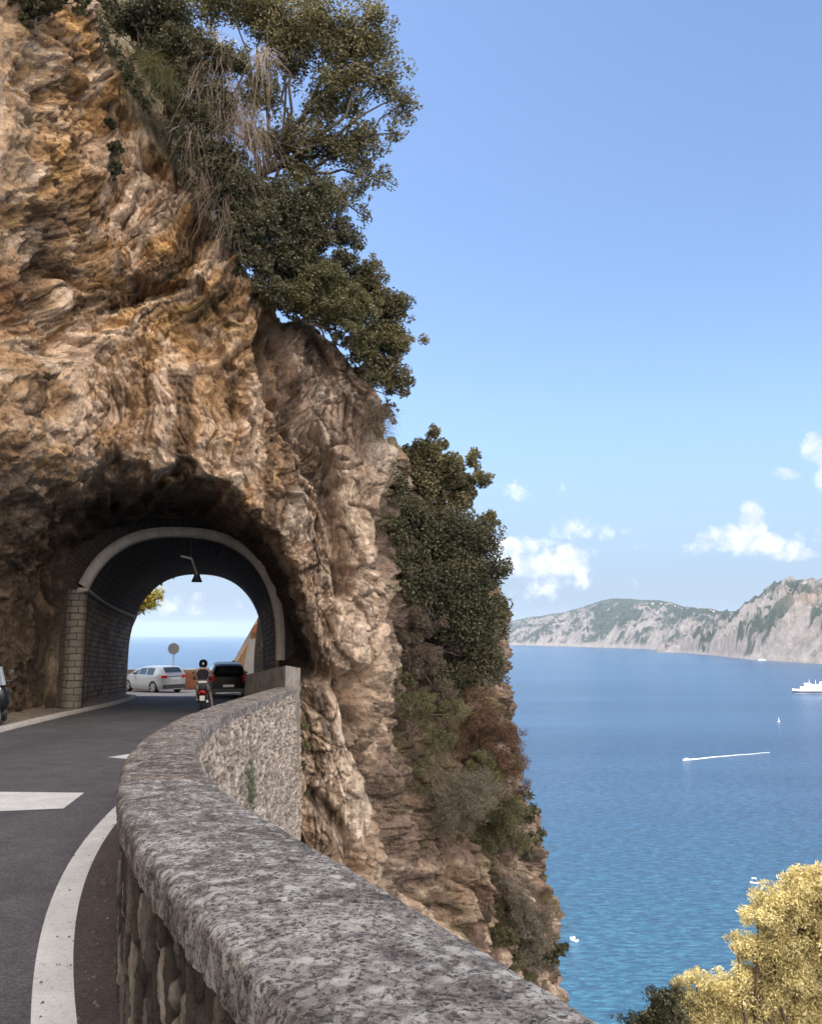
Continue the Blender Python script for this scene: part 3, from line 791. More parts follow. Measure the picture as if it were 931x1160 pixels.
face_sheet('outer_face', xo, 1, np.minimum(-9.0, RY * 0 - 9.0), 330, (.075, .15), .065,
           [(.08, .06, .048), (.58, .48, .40), (.46, .375, .31), (.68, .59, .51), (.34, .27, .215), (.54, .445, .37)], 8, .03, moss)

# taller rendered block closing the parapet by the tunnel
blk = empty('parapet_end_block', (-4.0, 24.6, -2.6), label='taller smooth grey rendered wall end between black car and cliff', cat='wall')
A_, B_, C_, D_ = (-5.05, 25.9), (-3.36, 22.9), (-3.02, 23.3), (-4.55, 26.7)
def ztop_at(u, v, y): return at_y(u, v, y)[2]
tops = [ztop_at(279, 765, 25.9), ztop_at(327, 754, 22.9), ztop_at(340, 757, 23.3), ztop_at(285, 765, 26.7)]
n = 30; V = []; 
loop = [A_, B_, C_, D_, A_]; tl = tops + [tops[0]]
per = []
for i in range(4):
    for k in range(n): f = k / n; per.append((loop[i][0] * (1 - f) + loop[i + 1][0] * f, loop[i][1] * (1 - f) + loop[i + 1][1] * f, tl[i] * (1 - f) + tl[i + 1] * f))
mz = 30
for k in range(mz):
    f = k / (mz - 1)
    for x, y, zt in per: V.append((x, y, zt * f + (-3.4 if True else 0) * (1 - f)))
V = np.array(V); cen = np.array([-4.0, 24.7, 0]); nn = V - cen; nn[:, 2] = 0; nn /= np.linalg.norm(nn, axis=1)[:, None]
V = V + nn * (.03 * fbm(V * 3, 4))[:, None]
Fq = grid_faces(mz, len(per), True)
m = MB(); m.add(V - np.array(blk.location), Fq.tolist())
top = [tuple(p - np.array(blk.location)) for p in V[-len(per):]]
ctr = tuple(np.mean(top, 0)); nb_ = len(m.v); m.v += top + [ctr]; m.f += [(nb_ + i, nb_ + (i + 1) % len(per), nb_ + len(per)) for i in range(len(per))]
def render_mat(name, col, dark, s=1.0):
    t = NT(name); v = t.coord(); a = t.noise(v, 1.6 * s, 7, .65, .5); b = t.noise(v, 14 * s, 6, .7)
    st = t.noise(t.coord(scale=(3, 3, .35)), 2 * s, 5, .6)
    c = t.mix(t.gr(a, .35, .68), dark, col); c = t.mix(t.math('MULTIPLY', t.gr(st, .52, .7), .5), c, tuple(x * .6 for x in dark))
    c = t.mix(t.math('MULTIPLY', t.gr(b, .58, .72), .5), c, tuple(x * 1.5 for x in col))
    return t.set(color=c, rough=.9, normal=t.bump(t.math('ADD', a, b), .6, .03))
M['render'] = render_mat('grey_render', (.235, .205, .18), (.105, .088, .076), 1.6)
o = m.build('masonry_block', M['render'], blk, smooth=True); fix_normals(o)

# ------------------------------------------------------------------ tunnel
def brick_uv_mat(name, c1, c2, mortar, bw, bh, msz, soot_shade=None, stain=(.05, .04, .035)):
    t = NT(name)
    uv = t.new('ShaderNodeTexCoord').outputs['UV']; v = t.coord()
    wv = t.new('ShaderNodeVectorMath', {0: uv, 1: t.new('ShaderNodeVectorMath', {0: t.noise(v, 3.0, 3, .5, 0, 'Color'), 3: .12}, operation='SCALE').outputs[0]}, operation='ADD').outputs[0]
    b = t.new('ShaderNodeTexBrick', {'Vector': wv, 'Color1': (*c1, 1), 'Color2': (*c2, 1), 'Mortar': (*mortar, 1), 'Scale': 1.0, 'Mortar Size': msz,
              'Brick Width': bw, 'Row Height': bh, 'Mortar Smooth': .4})
    n = t.noise(v, 1.1, 6, .65, .4); n2 = t.noise(v, 12, 6, .7)
    c = t.mix(t.math('MULTIPLY', t.gr(n, .42, .66), .75), b.outputs['Color'], stain)
    c = t.mix(t.math('MULTIPLY', t.gr(n2, .55, .7), .6), c, tuple(x * .5 for x in c1))
    if soot_shade is not None:
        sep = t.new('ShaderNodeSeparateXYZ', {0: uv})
        c = t.mix(t.gr(sep.outputs[1], soot_shade[0], soot_shade[1]), c, t.mix(1.0, c, (.16, .14, .15), 'MULTIPLY'))  # upper vault darkened for grime and for the bore's shade, put into the colour
    h = t.math('ADD', t.math('MULTIPLY', b.outputs['Fac'], -1.0), t.math('MULTIPLY', n2, .6))
    return t.set(color=c, rough=.9, normal=t.bump(h, .8, .035), spec=.3)
M['lining'] = brick_uv_mat('sooty_shaded_masonry', (.36, .285, .225), (.22, .175, .14), (.04, .032, .027), .42, .20, .02, soot_shade=(3.3, 4.2))
M['pilaster'] = brick_uv_mat('dressed_stone', (.185, .155, .13), (.13, .108, .09), (.04, .033, .028), .50, .22, .020, stain=(.10, .08, .06))
M['headwall'] = brick_uv_mat('shade_dark_brick', (.050, .036, .028), (.032, .024, .02), (.012, .010, .009), .34, .13, .014)  # shade of the recess darkened into the brick colour
M['ringstone'] = render_mat('ring_concrete', (.36, .32, .29), (.25, .215, .195), 1.6)
tunnel = empty('road_tunnel', tuple(plane_pt(PA, 3.3, 0)), label='arched stone road tunnel with pale concrete ring cut through the cliff', cat='tunnel')
TL = np.array(tunnel.location)
def loft_profiles(name, rings, mat, parent, close=False, smooth=True, tl=TL):
    """rings: list of (n,3) arrays; adds UV = (along, arc)"""
    Rg = np.array(rings); nr, nc = Rg.shape[:2]
    V = Rg.reshape(-1, 3) - tl; Fq = grid_faces(nr, nc)
    o = np_mesh(name, V, Fq, mat, parent, smooth=smooth)
    arc = np.concatenate([[0], np.cumsum(np.linalg.norm(np.diff(Rg[0], axis=0), axis=1))])
    arc = np.minimum(arc, arc[-1] - arc) if not close else arc
    lng = np.concatenate([[0], np.cumsum(np.linalg.norm(np.diff(Rg[:, nc // 2], axis=0), axis=1))])
    uv = np.stack(np.meshgrid(lng, arc, indexing='ij'), -1).reshape(-1, 2)
    ul = o.data.uv_layers.new(name='UVMap'); ul.data.foreach_set('uv', uv[Fq.ravel()].ravel().astype(np.float32))
    return o
NSEG = 46
pn = arch(NEAR['w'], NEAR['spring'], NEAR['crown'], NEAR['ex'], 60); pf = arch(FARP['w'], FARP['spring'], FARP['crown'], FARP['ex'], 60)
rings = []
for i in range(NSEG + 1):
    f = i / NSEG; ring = []
    for (a0, h0), (a1, h1) in zip(pn, pf):
        p0 = plane_pt(PA, a0, h0, .05); p1 = plane_pt(PB, a1, h1, .15)
        p = p0 * (1 - f) + p1 * f; p[0] -= .25 * math.sin(math.pi * f)      # the bore bends a little
        ring.append(p)
    rings.append(np.array(ring))
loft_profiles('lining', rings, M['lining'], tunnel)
def ring_band(name, P0, prm, g0, g1, o0, o1, mat, cut=None, n=72, cutr=None):
    w = prm['w']; A = arch(w, prm['spring'], prm['crown'], prm['ex'], n, g0, 10); B = arch(w, prm['spring'], prm['crown'], prm['ex'], n, g1, 10)
    keep = [i for i, (a, h) in enumerate(A) if (cut is None or a > w / 2 or h >= cut) and (cutr is None or a < w / 2 or h >= cutr)]
    rr = [np.array([plane_pt(P0, *A[i], o1) for i in keep]), np.array([plane_pt(P0, *A[i], o0) for i in keep]),
          np.array([plane_pt(P0, *B[i], o0) for i in keep]), np.array([plane_pt(P0, *B[i], o1) for i in keep])]
    rr = [rr[0], rr[1], rr[1] * .5 + rr[2] * .5, rr[2], rr[3]]
    o = loft_profiles(name, [r for r in rr], mat, tunnel, smooth=False)
    # end caps
    return o
ring_band('portal_ring', PA, NEAR, -.02, .28, -.22, .30, M['ringstone'], cut=4.03, cutr=1.55)
ring_band('headwall', PA, NEAR, .30, 2.6, -.06, .8, M['headwall'])
ring_band('far_portal_ring', PB, FARP, -.03, .22, .10, .42, M['ringstone'])
# pilaster on the left with a ledge on top
def prism_uv(name, plan, h0, h1, mat, P0=PA, nz=12):
    pl = [plan[i] for i in range(len(plan))]; rr = []
    for k in range(nz + 1):
        h = h0 + (h1 - h0) * k / nz
        rr.append(np.array([plane_pt(P0, a, h, o) for a, o in pl + [pl[0]]]))
    Rg = np.array(rr); nr, nc = Rg.shape[:2]; Fq = grid_faces(nr, nc)
    o = np_mesh(name, Rg.reshape(-1, 3) - TL, Fq, mat, tunnel)
    per = np.concatenate([[0], np.cumsum(np.linalg.norm(np.diff(Rg[0], axis=0), axis=1))])
    uv = np.stack(np.meshgrid(np.linspace(h0, h1, nz + 1), per, indexing='ij'), -1)[..., ::-1].reshape(-1, 2)
    ul = o.data.uv_layers.new(name='UVMap'); ul.data.foreach_set('uv', uv[Fq.ravel()].ravel().astype(np.float32))
    return o
prism_uv('pilaster', [(-.30, .5), (-.30, -.06), (-.05, -.10), (.10, -.09), (.20, -.02), (.27, .20), (.28, .6)], -.05, 4.02, M['pilaster'])
m = MB()
for k in range(24):
    f0, f1 = k / 24, (k + 1) / 24
    def lp(f, a, h):
        p = plane_pt(PA, a, h, -.2) * (1 - f) + plane_pt(PB, a, h - .25, .15) * f; p[0] -= .25 * math.sin(math.pi * f); return p - TL
    vs = [lp(f, a, h) for f in (f0, f1) for a, h in ((.02, 3.92), (.36, 3.98), (.36, 4.08), (.02, 4.08))]
    m.add(vs, [(0, 1, 5, 4), (1, 2, 6, 5), (2, 3, 7, 6), (3, 0, 4, 7)] + ([(0, 3, 2, 1)] if k == 0 else []) + ([(4, 5, 6, 7)] if k == 23 else []))
m.build('string_course', M['ringstone'], tunnel)
# lamp on an arm under the crown
lampP = at_y(221, 650, 29.6); top_ = at_y(214, 629, 29.0)
lamp = empty('tunnel_lamp', tuple(top_ + np.array([0, 0, .9])), label='dark shaded lamp hanging on a thin bracket under the tunnel crown', cat='lamp')
LP = np.array(lamp.location)
M['galv'] = simple('galvanised_metal', (.42, .40, .40), .5, .4); M['blackmetal'] = simple('black_painted_metal', (.02, .02, .022), .5)
arm = at_y(217, 633, 29.0) - LP; lo = at_y(223, 651, 29.5) - LP
MB().tube([arm, lo], .035, 8).build('arm', M['galv'], lamp)
MB().tube([(arm[0] - .02, arm[1], arm[2]), (arm[0] - .05, arm[1], .3)], .015, 6).build('hanger', M['blackmetal'], lamp)
MB().tube([at_y(205, 630, 29.0) - LP, at_y(217, 633, 29.0) - LP], .04, 8).build('crossbar', M['galv'], lamp)
c_ = at_y(223, 655, 29.6) - LP
MB().lathe([(.03, .22), (.08, .18), (.12, .05), (.19, -.12), (.17, -.14)], c_, 'Z', 16).build('lamp_shade', M['blackmetal'], lamp)

# grit and pebbles gathered along the foot of the wall: nobody could count it
grs = np.random.RandomState(3); V = []; Fq = []
for i in range(700):
    y = 2.0 + 14 * grs.rand() ** 1.6; xw = float(wall_in(y)) - .02; x = xw - abs(grs.normal()) * .16; s = .004 + .010 * grs.rand() ** 2.5
    if grs.rand() < .12: x = xw - grs.rand() * 2.5; s *= .7
    z = road_z(y) + .006; a = grs.rand() * 3; n0 = len(V)
    for dx_, dy_, dz_ in ((1,0,0),(0,1,0),(-1,0,0),(0,-1,0),(.2,.1,.9)): V.append((x + s * (dx_ * math.cos(a) - dy_ * math.sin(a)), y + s * 1.3 * (dx_ * math.sin(a) + dy_ * math.cos(a)), z + s * dz_))
    Fq += [(n0, n0+1, n0+4), (n0+1, n0+2, n0+4), (n0+2, n0+3, n0+4), (n0+3, n0, n0+4)]
M['grit'] = simple('pale_grit', (.13, .11, .095), .9, var=.5, scale=60)
tag(np_mesh('gravel', np.array(V), np.array(Fq), M['grit']), kind='stuff')
# ------------------------------------------------------------------ distant coast
def coast_mat():
    t = NT('hazy_limestone_coast'); a = t.new('ShaderNodeAttribute', attribute_name='tint').outputs['Color']
    g = t.new('ShaderNodeNewGeometry').outputs['Position']
    n = t.noise(g, .02, 6, .7)
    c = t.mix(t.gr(n, .35, .65), t.mix(1.0, a, (.75, .75, .75), 'MULTIPLY'), t.mix(1.0, a, (1.25, 1.25, 1.25), 'MULTIPLY'))
    return t.set(color=c, rough=.95, spec=.1, normal=t.bump(n, .8, 14))
M['coast'] = coast_mat()
def coast(name, ridge, water, inland, u0, u1, du, nt, seed, relief, gb=0.0):
    us = np.arange(u0, u1, du); rp = np.array(ridge, float); wp = np.array(water, float)
    vr = np.interp(us, rp[:, 0], rp[:, 1]); vw = np.interp(us, wp[:, 0], wp[:, 1])
    W0 = np.array([at_z(a, b, -100.0) for a, b in zip(us, vw)])
    dW = W0[:, 1] * cP + W0[:, 2] * sP
    inl = np.interp(us, [p[0] for p in inland], [p[1] for p in inland])
    R0 = np.array([at_depth(a, b, d) for a, b, d in zip(us, vr, dW + inl)])
    ts = np.concatenate([np.linspace(0, .08, nt // 4)[:-1], np.linspace(.08, 1, nt), np.linspace(1.03, 1.8, 14)])
    V = np.zeros((len(ts), len(us), 3))
    for i, t in enumerate(ts):
        V[i, :, :2] = W0[:, :2] * (1 - t) + R0[:, :2] * t
        g = .07 * min(t / .02, 1) ** .6 * (t > 0) + .93 * (max(t, 0) ** .92) if t <= 1 else max(0, 1 - (t - 1) * 1.1)
        V[i, :, 2] = -100 + (R0[:, 2] + 100) * g
    V = V.reshape(-1, 3); T = np.repeat(ts, len(us)); H = np.tile(R0[:, 2] + 100, len(ts))
    P = V * np.array([1, 1, 1.3])
    wv = np.stack([fbm(P / 420 + seed, 3), fbm(P / 420 + seed + 9, 3), P[:, 0] * 0], 1)
    Pw = P + wv * 160
    rg = ridged(Pw * np.array([1, .7, .9]) / 260 + seed, 5, gain=.55); fb = fbm(Pw / 140 + seed, 5)
    band = np.clip(T / .08, 0, 1) * np.where(T < 1, 1 - .93 * sstep(.60, .98, T), .10)
    dz = (rg - .15) * relief * band * np.clip(H / 260, .3, 1) + fb * relief * .55 * band + ridged(Pw / 75 + seed, 4) * relief * .34 * band
    V[:, 2] += dz; dirr = V[:, :2] / np.linalg.norm(V[:, :2], axis=1)[:, None]
    V[:, :2] += dirr * ((rg * 110 + fb * 150) * np.where(T < 1, np.sin(np.clip(T, 0, 1) * math.pi) , 0))[:, None]
    V[:, 2] = np.where(T <= 0.001, -102, V[:, 2])
    G = V.reshape(len(ts), len(us), 3)
    sz = np.gradient(G[:, :, 2], axis=0).ravel() / (np.linalg.norm(np.gradient(G[:, :, :2], axis=0), axis=2).ravel() + 1)
    n1 = fbm(Pw / 120 + 40, 5); n2 = fbm(P / 38 + 70, 4)
    n0 = fbm(P / 600 + 140, 3); n3_ = ridged(P / 60 + 170, 3); green = sstep(-.14, .12, n1 * 1.0 + n0 * .7 + .55 * (T - .50) + .55 * n2 - .22 * n3_ + gb)
    pale = np.array([.150, .136, .134]); gr_ = np.array([.030, .038, .032]); warm = np.array([.11, .092, .085])
    c = pale * (1 + .35 * n2[:, None]); m = sstep(.1, .5, n1)[:, None] * .6; c = c * (1 - m) + warm * m
    c = c * (1 - green[:, None]) + gr_ * green[:, None]
    sh = (1 - sstep(.0, .022, T))[:, None]; c = c * (1 - sh) + np.array([.20, .18, .172]) * sh
    return V, grid_faces(len(ts), len(us)), c, np.tile(us, len(ts)), T
FAR_R = [(540,716),(560,710),(583,703),(600,699.5),(620,697),(640,694),(655,690),(668,685),(680,681),(690,679),(700,678.5),(725,680),(745,681),(760,683),(775,688),(790,690),(805,690),(815,693),(840,692.5),(870,696),(940,700)]
FAR_W = [(540,730.3),(583,731),(640,732.5),(700,734.3),(750,736.5),(800,740),(870,743),(940,745)]
V, Fq, c, us, T = coast('h', FAR_R, FAR_W, [(540, 1900), (700, 1600), (940, 1300)], 540, 940, .55, 190, 3, 84, .24)
FARC = (V, us, T)
tag(np_mesh('far_headland', V, Fq[:, ::-1], M['coast'], smooth=False, tint=c), kind='structure')
NEAR_R = [(742,738.2),(752,733),(762,726),(775,720),(790,716),(802,711),(812,703),(824,699),(838,694),(845,687),(852,684),(860,679),(866,674),(872,671),(880,667),(890,663),(900,659),(910,657),(925,658),(940,654),(980,644),(1060,600),(1150,560)]
NEAR_W = [(742,739),(770,739.5),(800,742),(850,747.5),(890,750),(931,752.5),(1040,760),(1150,770)]
V, Fq, c, us, T = coast('h', NEAR_R, NEAR_W, [(742, 80), (800, 600), (860, 1000), (1150, 1300)], 742, 1150, .55, 260, 31, 112, .14)
q = np.exp(-((us - 925) / 22) ** 2 - ((T - .40 - (us - 915) * .004) / .09) ** 2)[:, None] * .9; q = np.clip(q * 1.4, 0, .9)
c = c * (1 - q) + np.array([.23, .175, .145]) * q
tag(np_mesh('rocky_headland', V, Fq[:, ::-1], M['coast'], smooth=False, tint=c), kind='structure')
# village houses along the far ridge
M['plaster'] = simple('white_plaster', (.42, .39, .36), .9); M['tile'] = simple('roof_tile', (.42, .25, .17), .9)
V, us, T = FARC
rs = np.random.RandomState(5); hs = 0
for (uu, tt) in ((742,.86),(748,.84),(753,.88),(757,.80),(764,.85),(770,.9),(776,.82),(782,.88),(789,.84),(797,.9),(803,.86),(811,.84),(818,.9),(826,.86)):
    uu += rs.uniform(-4, 4); tt -= .16 * rs.rand() ** 1.5; i = np.argmin(np.abs(us - uu) * 3 + np.abs(T - tt) * 400); p = V[i]
    hb = empty('house', tuple(p), rs.rand() * 3, label='tiny white village house high on the far headland ridge', cat='house', group='village houses on the far headland ridge')
    w, d, hgt = 9 + rs.rand() * 14, 9, 4 + rs.rand() * 7
    MB().box((0, 0, hgt / 2 - 3), (w, d, hgt + 6)).build('wall', M['plaster'], hb)
    MB().add([(-w/2-.5,-d/2-.5,hgt+.01),(w/2+.5,-d/2-.5,hgt+.01),(w/2+.5,d/2+.5,hgt+.01),(-w/2-.5,d/2+.5,hgt+.01),(-w/2-.5,0,hgt+2.2),(w/2+.5,0,hgt+2.2)],
             [(0,1,5,4),(2,3,4,5),(1,2,5),(3,0,4),(3,2,1,0)]).build('roof', M['tile'], hb)
# ------------------------------------------------------------------ plants
prs = np.random.RandomState(21)
def leaves_mesh(name, P, half_l, half_w, mat, parent, upbias=.25, droop=0.0, T=None):
    n = len(P)
    t = prs.normal(size=(n, 3)) if T is None else T + prs.normal(size=(n, 3)) * .35
    t[:, 2] -= droop; t /= np.linalg.norm(t, axis=1)[:, None]
    b = prs.normal(size=(n, 3)); b[:, 2] *= (1 - upbias)
    s = np.cross(t, b); s /= (np.linalg.norm(s, axis=1)[:, None] + 1e-9)
    L = (half_l * (.6 + .8 * prs.rand(n)))[:, None]; W = (half_w * (.6 + .8 * prs.rand(n)))[:, None]
    nn = np.cross(t, s) * L * .25
    V = np.stack([P - t * L, P + s * W + nn, P + t * L, P - s * W + nn], 1).reshape(-1, 3)
    return np_mesh(name, V - np.array(parent.location) if parent is not None else V, np.arange(4 * n).reshape(n, 4), mat, parent)
def bent(a, b, k=5, amp=.12, seed=0):
    rs = np.random.RandomState(seed); a = np.array(a, float); b = np.array(b, float); L = np.linalg.norm(b - a)
    pts = [a]; o = np.zeros(3)
    for i in range(1, k):
        o = o * .6 + rs.normal(size=3) * amp * L * .35; pts.append(a + (b - a) * i / k + o * math.sin(math.pi * i / k))
    return pts + [b]
def plant(name, label, cat, root, lobes, mat, n, leaf=(.05, .025), stem='bark', d=None, clump=.26, kpl=26, group=None, trunk=.06,
          flat=.8, twigs=True, droop=0.0, shell=.45, crown='crown', rootd=None, deep=1.0):
    Lc, Lr = [], []
    for l in lobes:
        dd = l[3] if len(l) > 3 else d
        Lc.append(at_depth(l[0], l[1], dd)); Lr.append(l[2] / F * dd)
    Lc, Lr = np.array(Lc), np.array(Lr)
    rp = at_depth(root[0], root[1], rootd or d) if len(root) == 2 else np.array(root)
    e = empty(name, tuple(rp), label=label, cat=cat, group=group)
    wts = Lr ** 2; wts = wts / wts.sum(); K = int(kpl * len(lobes))
    ix = prs.choice(len(lobes), K, p=wts)
    dr = prs.normal(size=(K, 3)); dr /= np.linalg.norm(dr, axis=1)[:, None]
    rr = (shell + (1 - shell) * prs.rand(K) ** .6) * (.78 + .32 * prs.rand(K)) * np.where(prs.rand(K) < .16, 1 + .45 * prs.rand(K), 1)
    CC = Lc[ix] + dr * (Lr[ix] * rr)[:, None] * np.array([1, deep, flat])
    cr = clump * (.55 + .9 * prs.rand(K)) * np.clip(Lr[ix] / .9, .35, 1.3)
    li = prs.choice(K, n, p=cr ** 2 / (cr ** 2).sum())
    g = prs.normal(size=(n, 3)); g *= (np.minimum(np.linalg.norm(g, axis=1), 1.7) / (np.linalg.norm(g, axis=1) + 1e-9))[:, None]
    P = CC[li] + g * (cr[li] * .62)[:, None]
    out = P - Lc[ix[li]]; out /= (np.linalg.norm(out, axis=1)[:, None] + 1e-9)
    leaves_mesh(crown, P, leaf[0], leaf[1], mat, e, droop=droop, T=out * .5 + prs.normal(size=(n, 3)) * .6)
    m = MB(); o = np.array(rp)
    ctr = Lc.mean(0)
    j = o * .45 + ctr * .55
    tk = bent(o, j, 5, .10, len(lobes)); m.tube([p - o for p in tk], [trunk * (1 - .10 * i) for i in range(len(tk))], 7)
    for i in range(len(lobes)):
        st = tk[2 + i % 4]; bp = bent(st, Lc[i], 6, .16, i); m.tube([p - o for p in bp], [trunk * .55 * (1 - .13 * k) for k in range(len(bp))], 6)
    if twigs:
        for k in range(0, K, 2):
            st = Lc[ix[k]]; bp = bent(st, CC[k], 3, .15, k); m.tube([p - o for p in bp], [trunk * .16, trunk * .12, trunk * .09, trunk * .05], 4, caps=False)
    m.build('trunk' if crown == 'crown' else 'stem', M[stem], e, smooth=True)
    return e
def strands(name, label, cat, seeds, mat, n, length, w, dirv, spread, sag, d, group=None, parent=None, curl=.3):
    """long thin dry stems; seeds in picture coordinates with a depth"""
    C0 = np.array([at_depth(a, b, (r[0] if r else d)) for a, b, *r in seeds])
    e = parent or empty(name, tuple(C0[0]), label=label, cat=cat, group=group)
    ci = prs.randint(0, len(C0), n); P = C0[ci] + prs.normal(size=(n, 3)) * .14
    D = np.array(dirv, float) + prs.normal(size=(n, 3)) * spread; D /= np.linalg.norm(D, axis=1)[:, None]
    Ln = length * (.4 + .8 * prs.rand(n)); S = 7
    side = np.cross(D, prs.normal(size=(n, 3))); side /= np.linalg.norm(side, axis=1)[:, None]
    wob = prs.normal(size=(n, 3)) * curl
    V = []
    for k in range(S):
        f = k / (S - 1)
        q = P + D * (Ln * f)[:, None] + np.array([0, 0, -1]) * (sag * Ln * f * f)[:, None] + wob * (Ln * f * f * (.5 + .5 * math.sin(6 * f)))[:, None] * .5
        ww = w * (1 - .75 * f); V += [q - side * ww, q + side * ww]
    V = np.stack(V, 1); nv = V.shape[1]
    Fq = np.array([[2 * k, 2 * k + 1, 2 * k + 3, 2 * k + 2] for k in range(S - 1)])
    Fq = (np.arange(n)[:, None, None] * nv + Fq[None]).reshape(-1, 4)
    np_mesh('dry_stem', V.reshape(-1, 3) - np.array(e.location), Fq, mat, e)
    return e

G = 'shrubs and trees growing on the cliff'
plant('holm_oak', 'tall airy evergreen tree leaning over the cliff top against the sky', 'tree', (275, 225),
      [(430,88,32),(455,118,24),(448,72,14),(404,48,40),(355,28,42),(300,8,38),(378,112,36),(325,62,36),(402,165,36),(352,160,38),(422,200,24),(388,218,30),(245,0,40),(420,20,26),(300,110,30),(412,245,16),(468,105,11),(445,150,18),(340,205,30),(385,75,26),(285,92,24),(298,158,26),(270,135,22),(310,40,30),(262,75,20)],
      M['oak'], 50000, (.060, .028), d=26.6, clump=.24, kpl=30, trunk=.13, group=G, shell=.15)
plant('evergreen_shrub', 'dense dark shrub hanging below the big leaning tree', 'shrub', (300, 300),
      [(305,228,30),(336,250,36),(368,262,28),(378,298,22),(332,296,30),(360,225,26),(395,270,18),(350,320,24),(385,325,20),(305,300,24),(325,325,20),(400,300,20),(345,290,24)],
      M['dark'], 52000, (.050, .027), d=25.4, clump=.26, kpl=34, group=G, shell=.25)
plant('evergreen_shrub', 'dark leafy growth filling the steep gap along the rock edge', 'shrub', (262, 290),
      [(180,72,18),(192,98,20),(203,124,22),(214,150,22),(226,176,22),(238,202,22),(250,228,22),(262,252,22),(276,278,22),(290,304,20),(305,328,18),(250,180,26),(272,215,28),(292,255,26),(235,140,24),(318,340,14)],
      M['dark'], 46000, (.050, .026), d=24.0, clump=.24, kpl=30, group=G, shell=.2, trunk=.04)
plant('evergreen_shrub', 'olive shrub draped over the top of the grey rock slab', 'shrub', (350, 368),
      [(350,335,28),(384,350,24),(408,340,24),(322,335,22),(368,318,26),(332,352,14),(300,330,16),(400,370,16),(360,350,18),(372,366,15,24.6),(388,382,14,24.7),(352,352,14,24.5),(404,402,12,24.9),(402,386,14,24.9),(414,400,15,25.2),(424,425,13,25.3)], M['olive'], 32000, (.045, .022), d=24.4, clump=.2, kpl=34, group=G, rootd=24.4, shell=.2)
plant('evergreen_shrub', 'bushy shrub with tan tips bulging right from the slab top', 'shrub', (400, 400),
      [(418,322,24),(438,345,26),(452,385,23),(452,432,20),(426,385,26),(405,355,20),(440,460,12),(420,298,12),(460,358,12),(428,420,22),(410,395,18),(445,415,18),(438,470,14),(395,330,18)],
      M['oak'], 30000, (.052, .027), d=26.0, clump=.24, kpl=30, group=G, rootd=26, shell=.15)
strands('grass_tuft', 'mauve dry tuft at the right edge of the grey slab', 'plant', [(424,478,25.3),(432,470,25.3),(428,490,25.3),(420,462,25.2)], M['mauve'], 900, .55, .006, (.3,-.3,.2), .6, .5, 25, group=G)
plant('laurel_tree', 'pointed evergreen tree below the bulging shrub at the sky edge', 'tree', (470, 600),
      [(489,488,11),(490,508,20),(500,540,32),(532,522,17),(540,545,18),(468,516,20),(452,552,22),(515,560,24),(478,560,26),(553,590,14)],
      M['oak'], 30000, (.062, .032), d=29.4, clump=.24, kpl=26, group=G, trunk=.08, shell=.2)
plant('evergreen_shrub', 'large dark thicket shrub on the right flank above the sea', 'shrub', (500, 760),
      [(452,560,20,27.2),(448,600,20,27),(450,640,20,27),(455,680,16,27.2),(446,525,16,27),(462,620,24,27.2),(466,585,26,27.5),(470,660,26,27.4),(468,600,32),(504,606,38),(538,615,28),(553,648,28),(514,655,38),(562,688,20),(536,702,34),(500,705,30),(546,742,28),(520,765,26),(562,765,16),(476,645,28),(570,715,12),(545,600,18)],
      M['dark'], 95000, (.052, .028), d=28.5, clump=.28, kpl=34, group=G, shell=.3)
plant('heather_shrub', 'mauve brown dry shrub between the buttress and dark thicket', 'shrub', (460, 770),
      [(462,692,24),(456,730,22),(480,745,24),(488,705,18),(450,665,14),(500,785,18),(448,700,14)], M['mauve'], 24000, (.035, .010), d=27.6, clump=.2, kpl=26, group=G)
plant('evergreen_shrub', 'dark shrub at the top left edge above orange rock', 'shrub', (170, 90),
      [(118,28,13,23.0),(130,52,13,23.0),(142,78,13,23.2),(155,98,14,23.3),(168,118,12,23.4),(180,22,34),(140,18,24),(115,-8,20),(208,58,30),(228,100,24),(240,60,24),(165,58,20),(205,95,22),(250,120,22),(270,70,20)], M['dark'], 42000, (.048, .026), d=24.2, clump=.24, kpl=34, group=G, shell=.2)
strands('grass_tuft', 'feathery olive tuft overhanging the orange rock', 'plant', [(178,82,23.3),(170,74,23.3),(186,90,23.3)], M['olive'], 1300, .75, .005, (-.1,-.3,.1), .7, .6, 24, group=G)
plant('evergreen_shrub', 'small green shrub in the top left corner on the rock', 'shrub', (40, 40),
      [(22,8,24),(58,4,18),(0,2,20),(88,0,16)], M['oak'], 12000, (.045, .022), d=20.6, clump=.18, kpl=26, group=G)
c0, dc = cliff_at(130, 150)
plant('small_shrub', 'narrow dark green shrub clinging to the orange rock face', 'shrub', (130, 200), [(127,140,8),(130,165,9),(130,190,10)], M['dark'], 4200, (.04, .018), d=dc - .1, clump=.12, kpl=24, group=G, trunk=.02)
strands('hanging_dry_vine', 'pale dead vine stems hanging beside the leaning tree', 'vine',
        [(232,70,24.4),(250,60,24.3),(262,100,24.3),(275,140,24.2),(285,120,24.4),(250,110,24.3),(228,100,24.2),(290,150,24.4),(240,40,24.4),(300,60,24.6)], M['dry'], 900, 1.45, .007, (.05,-.12,-.45), .36, .7, 24, group=G, curl=.5)
strands('hanging_dry_vine', 'brown dry stems trailing down the dark gap by the rock edge', 'vine',
        [(215,150,23.8),(232,190,23.8),(250,215,23.8),(262,250,23.8),(270,190,24.0)], M['dry'], 420, 1.0, .006, (.05,-.15,-.5), .35, .8, 24, group=G, curl=.5)
plant('heather_shrub', 'rust red shrub on the right flank below the thicket', 'shrub', (550, 880),
      [(545,815,24),(565,838,28),(580,865,22),(528,832,22),(590,892,15),(556,868,22),(540,790,16),(575,905,16)], M['rust'], 30000, (.034, .010), d=28.0, clump=.2, kpl=28, group=G)
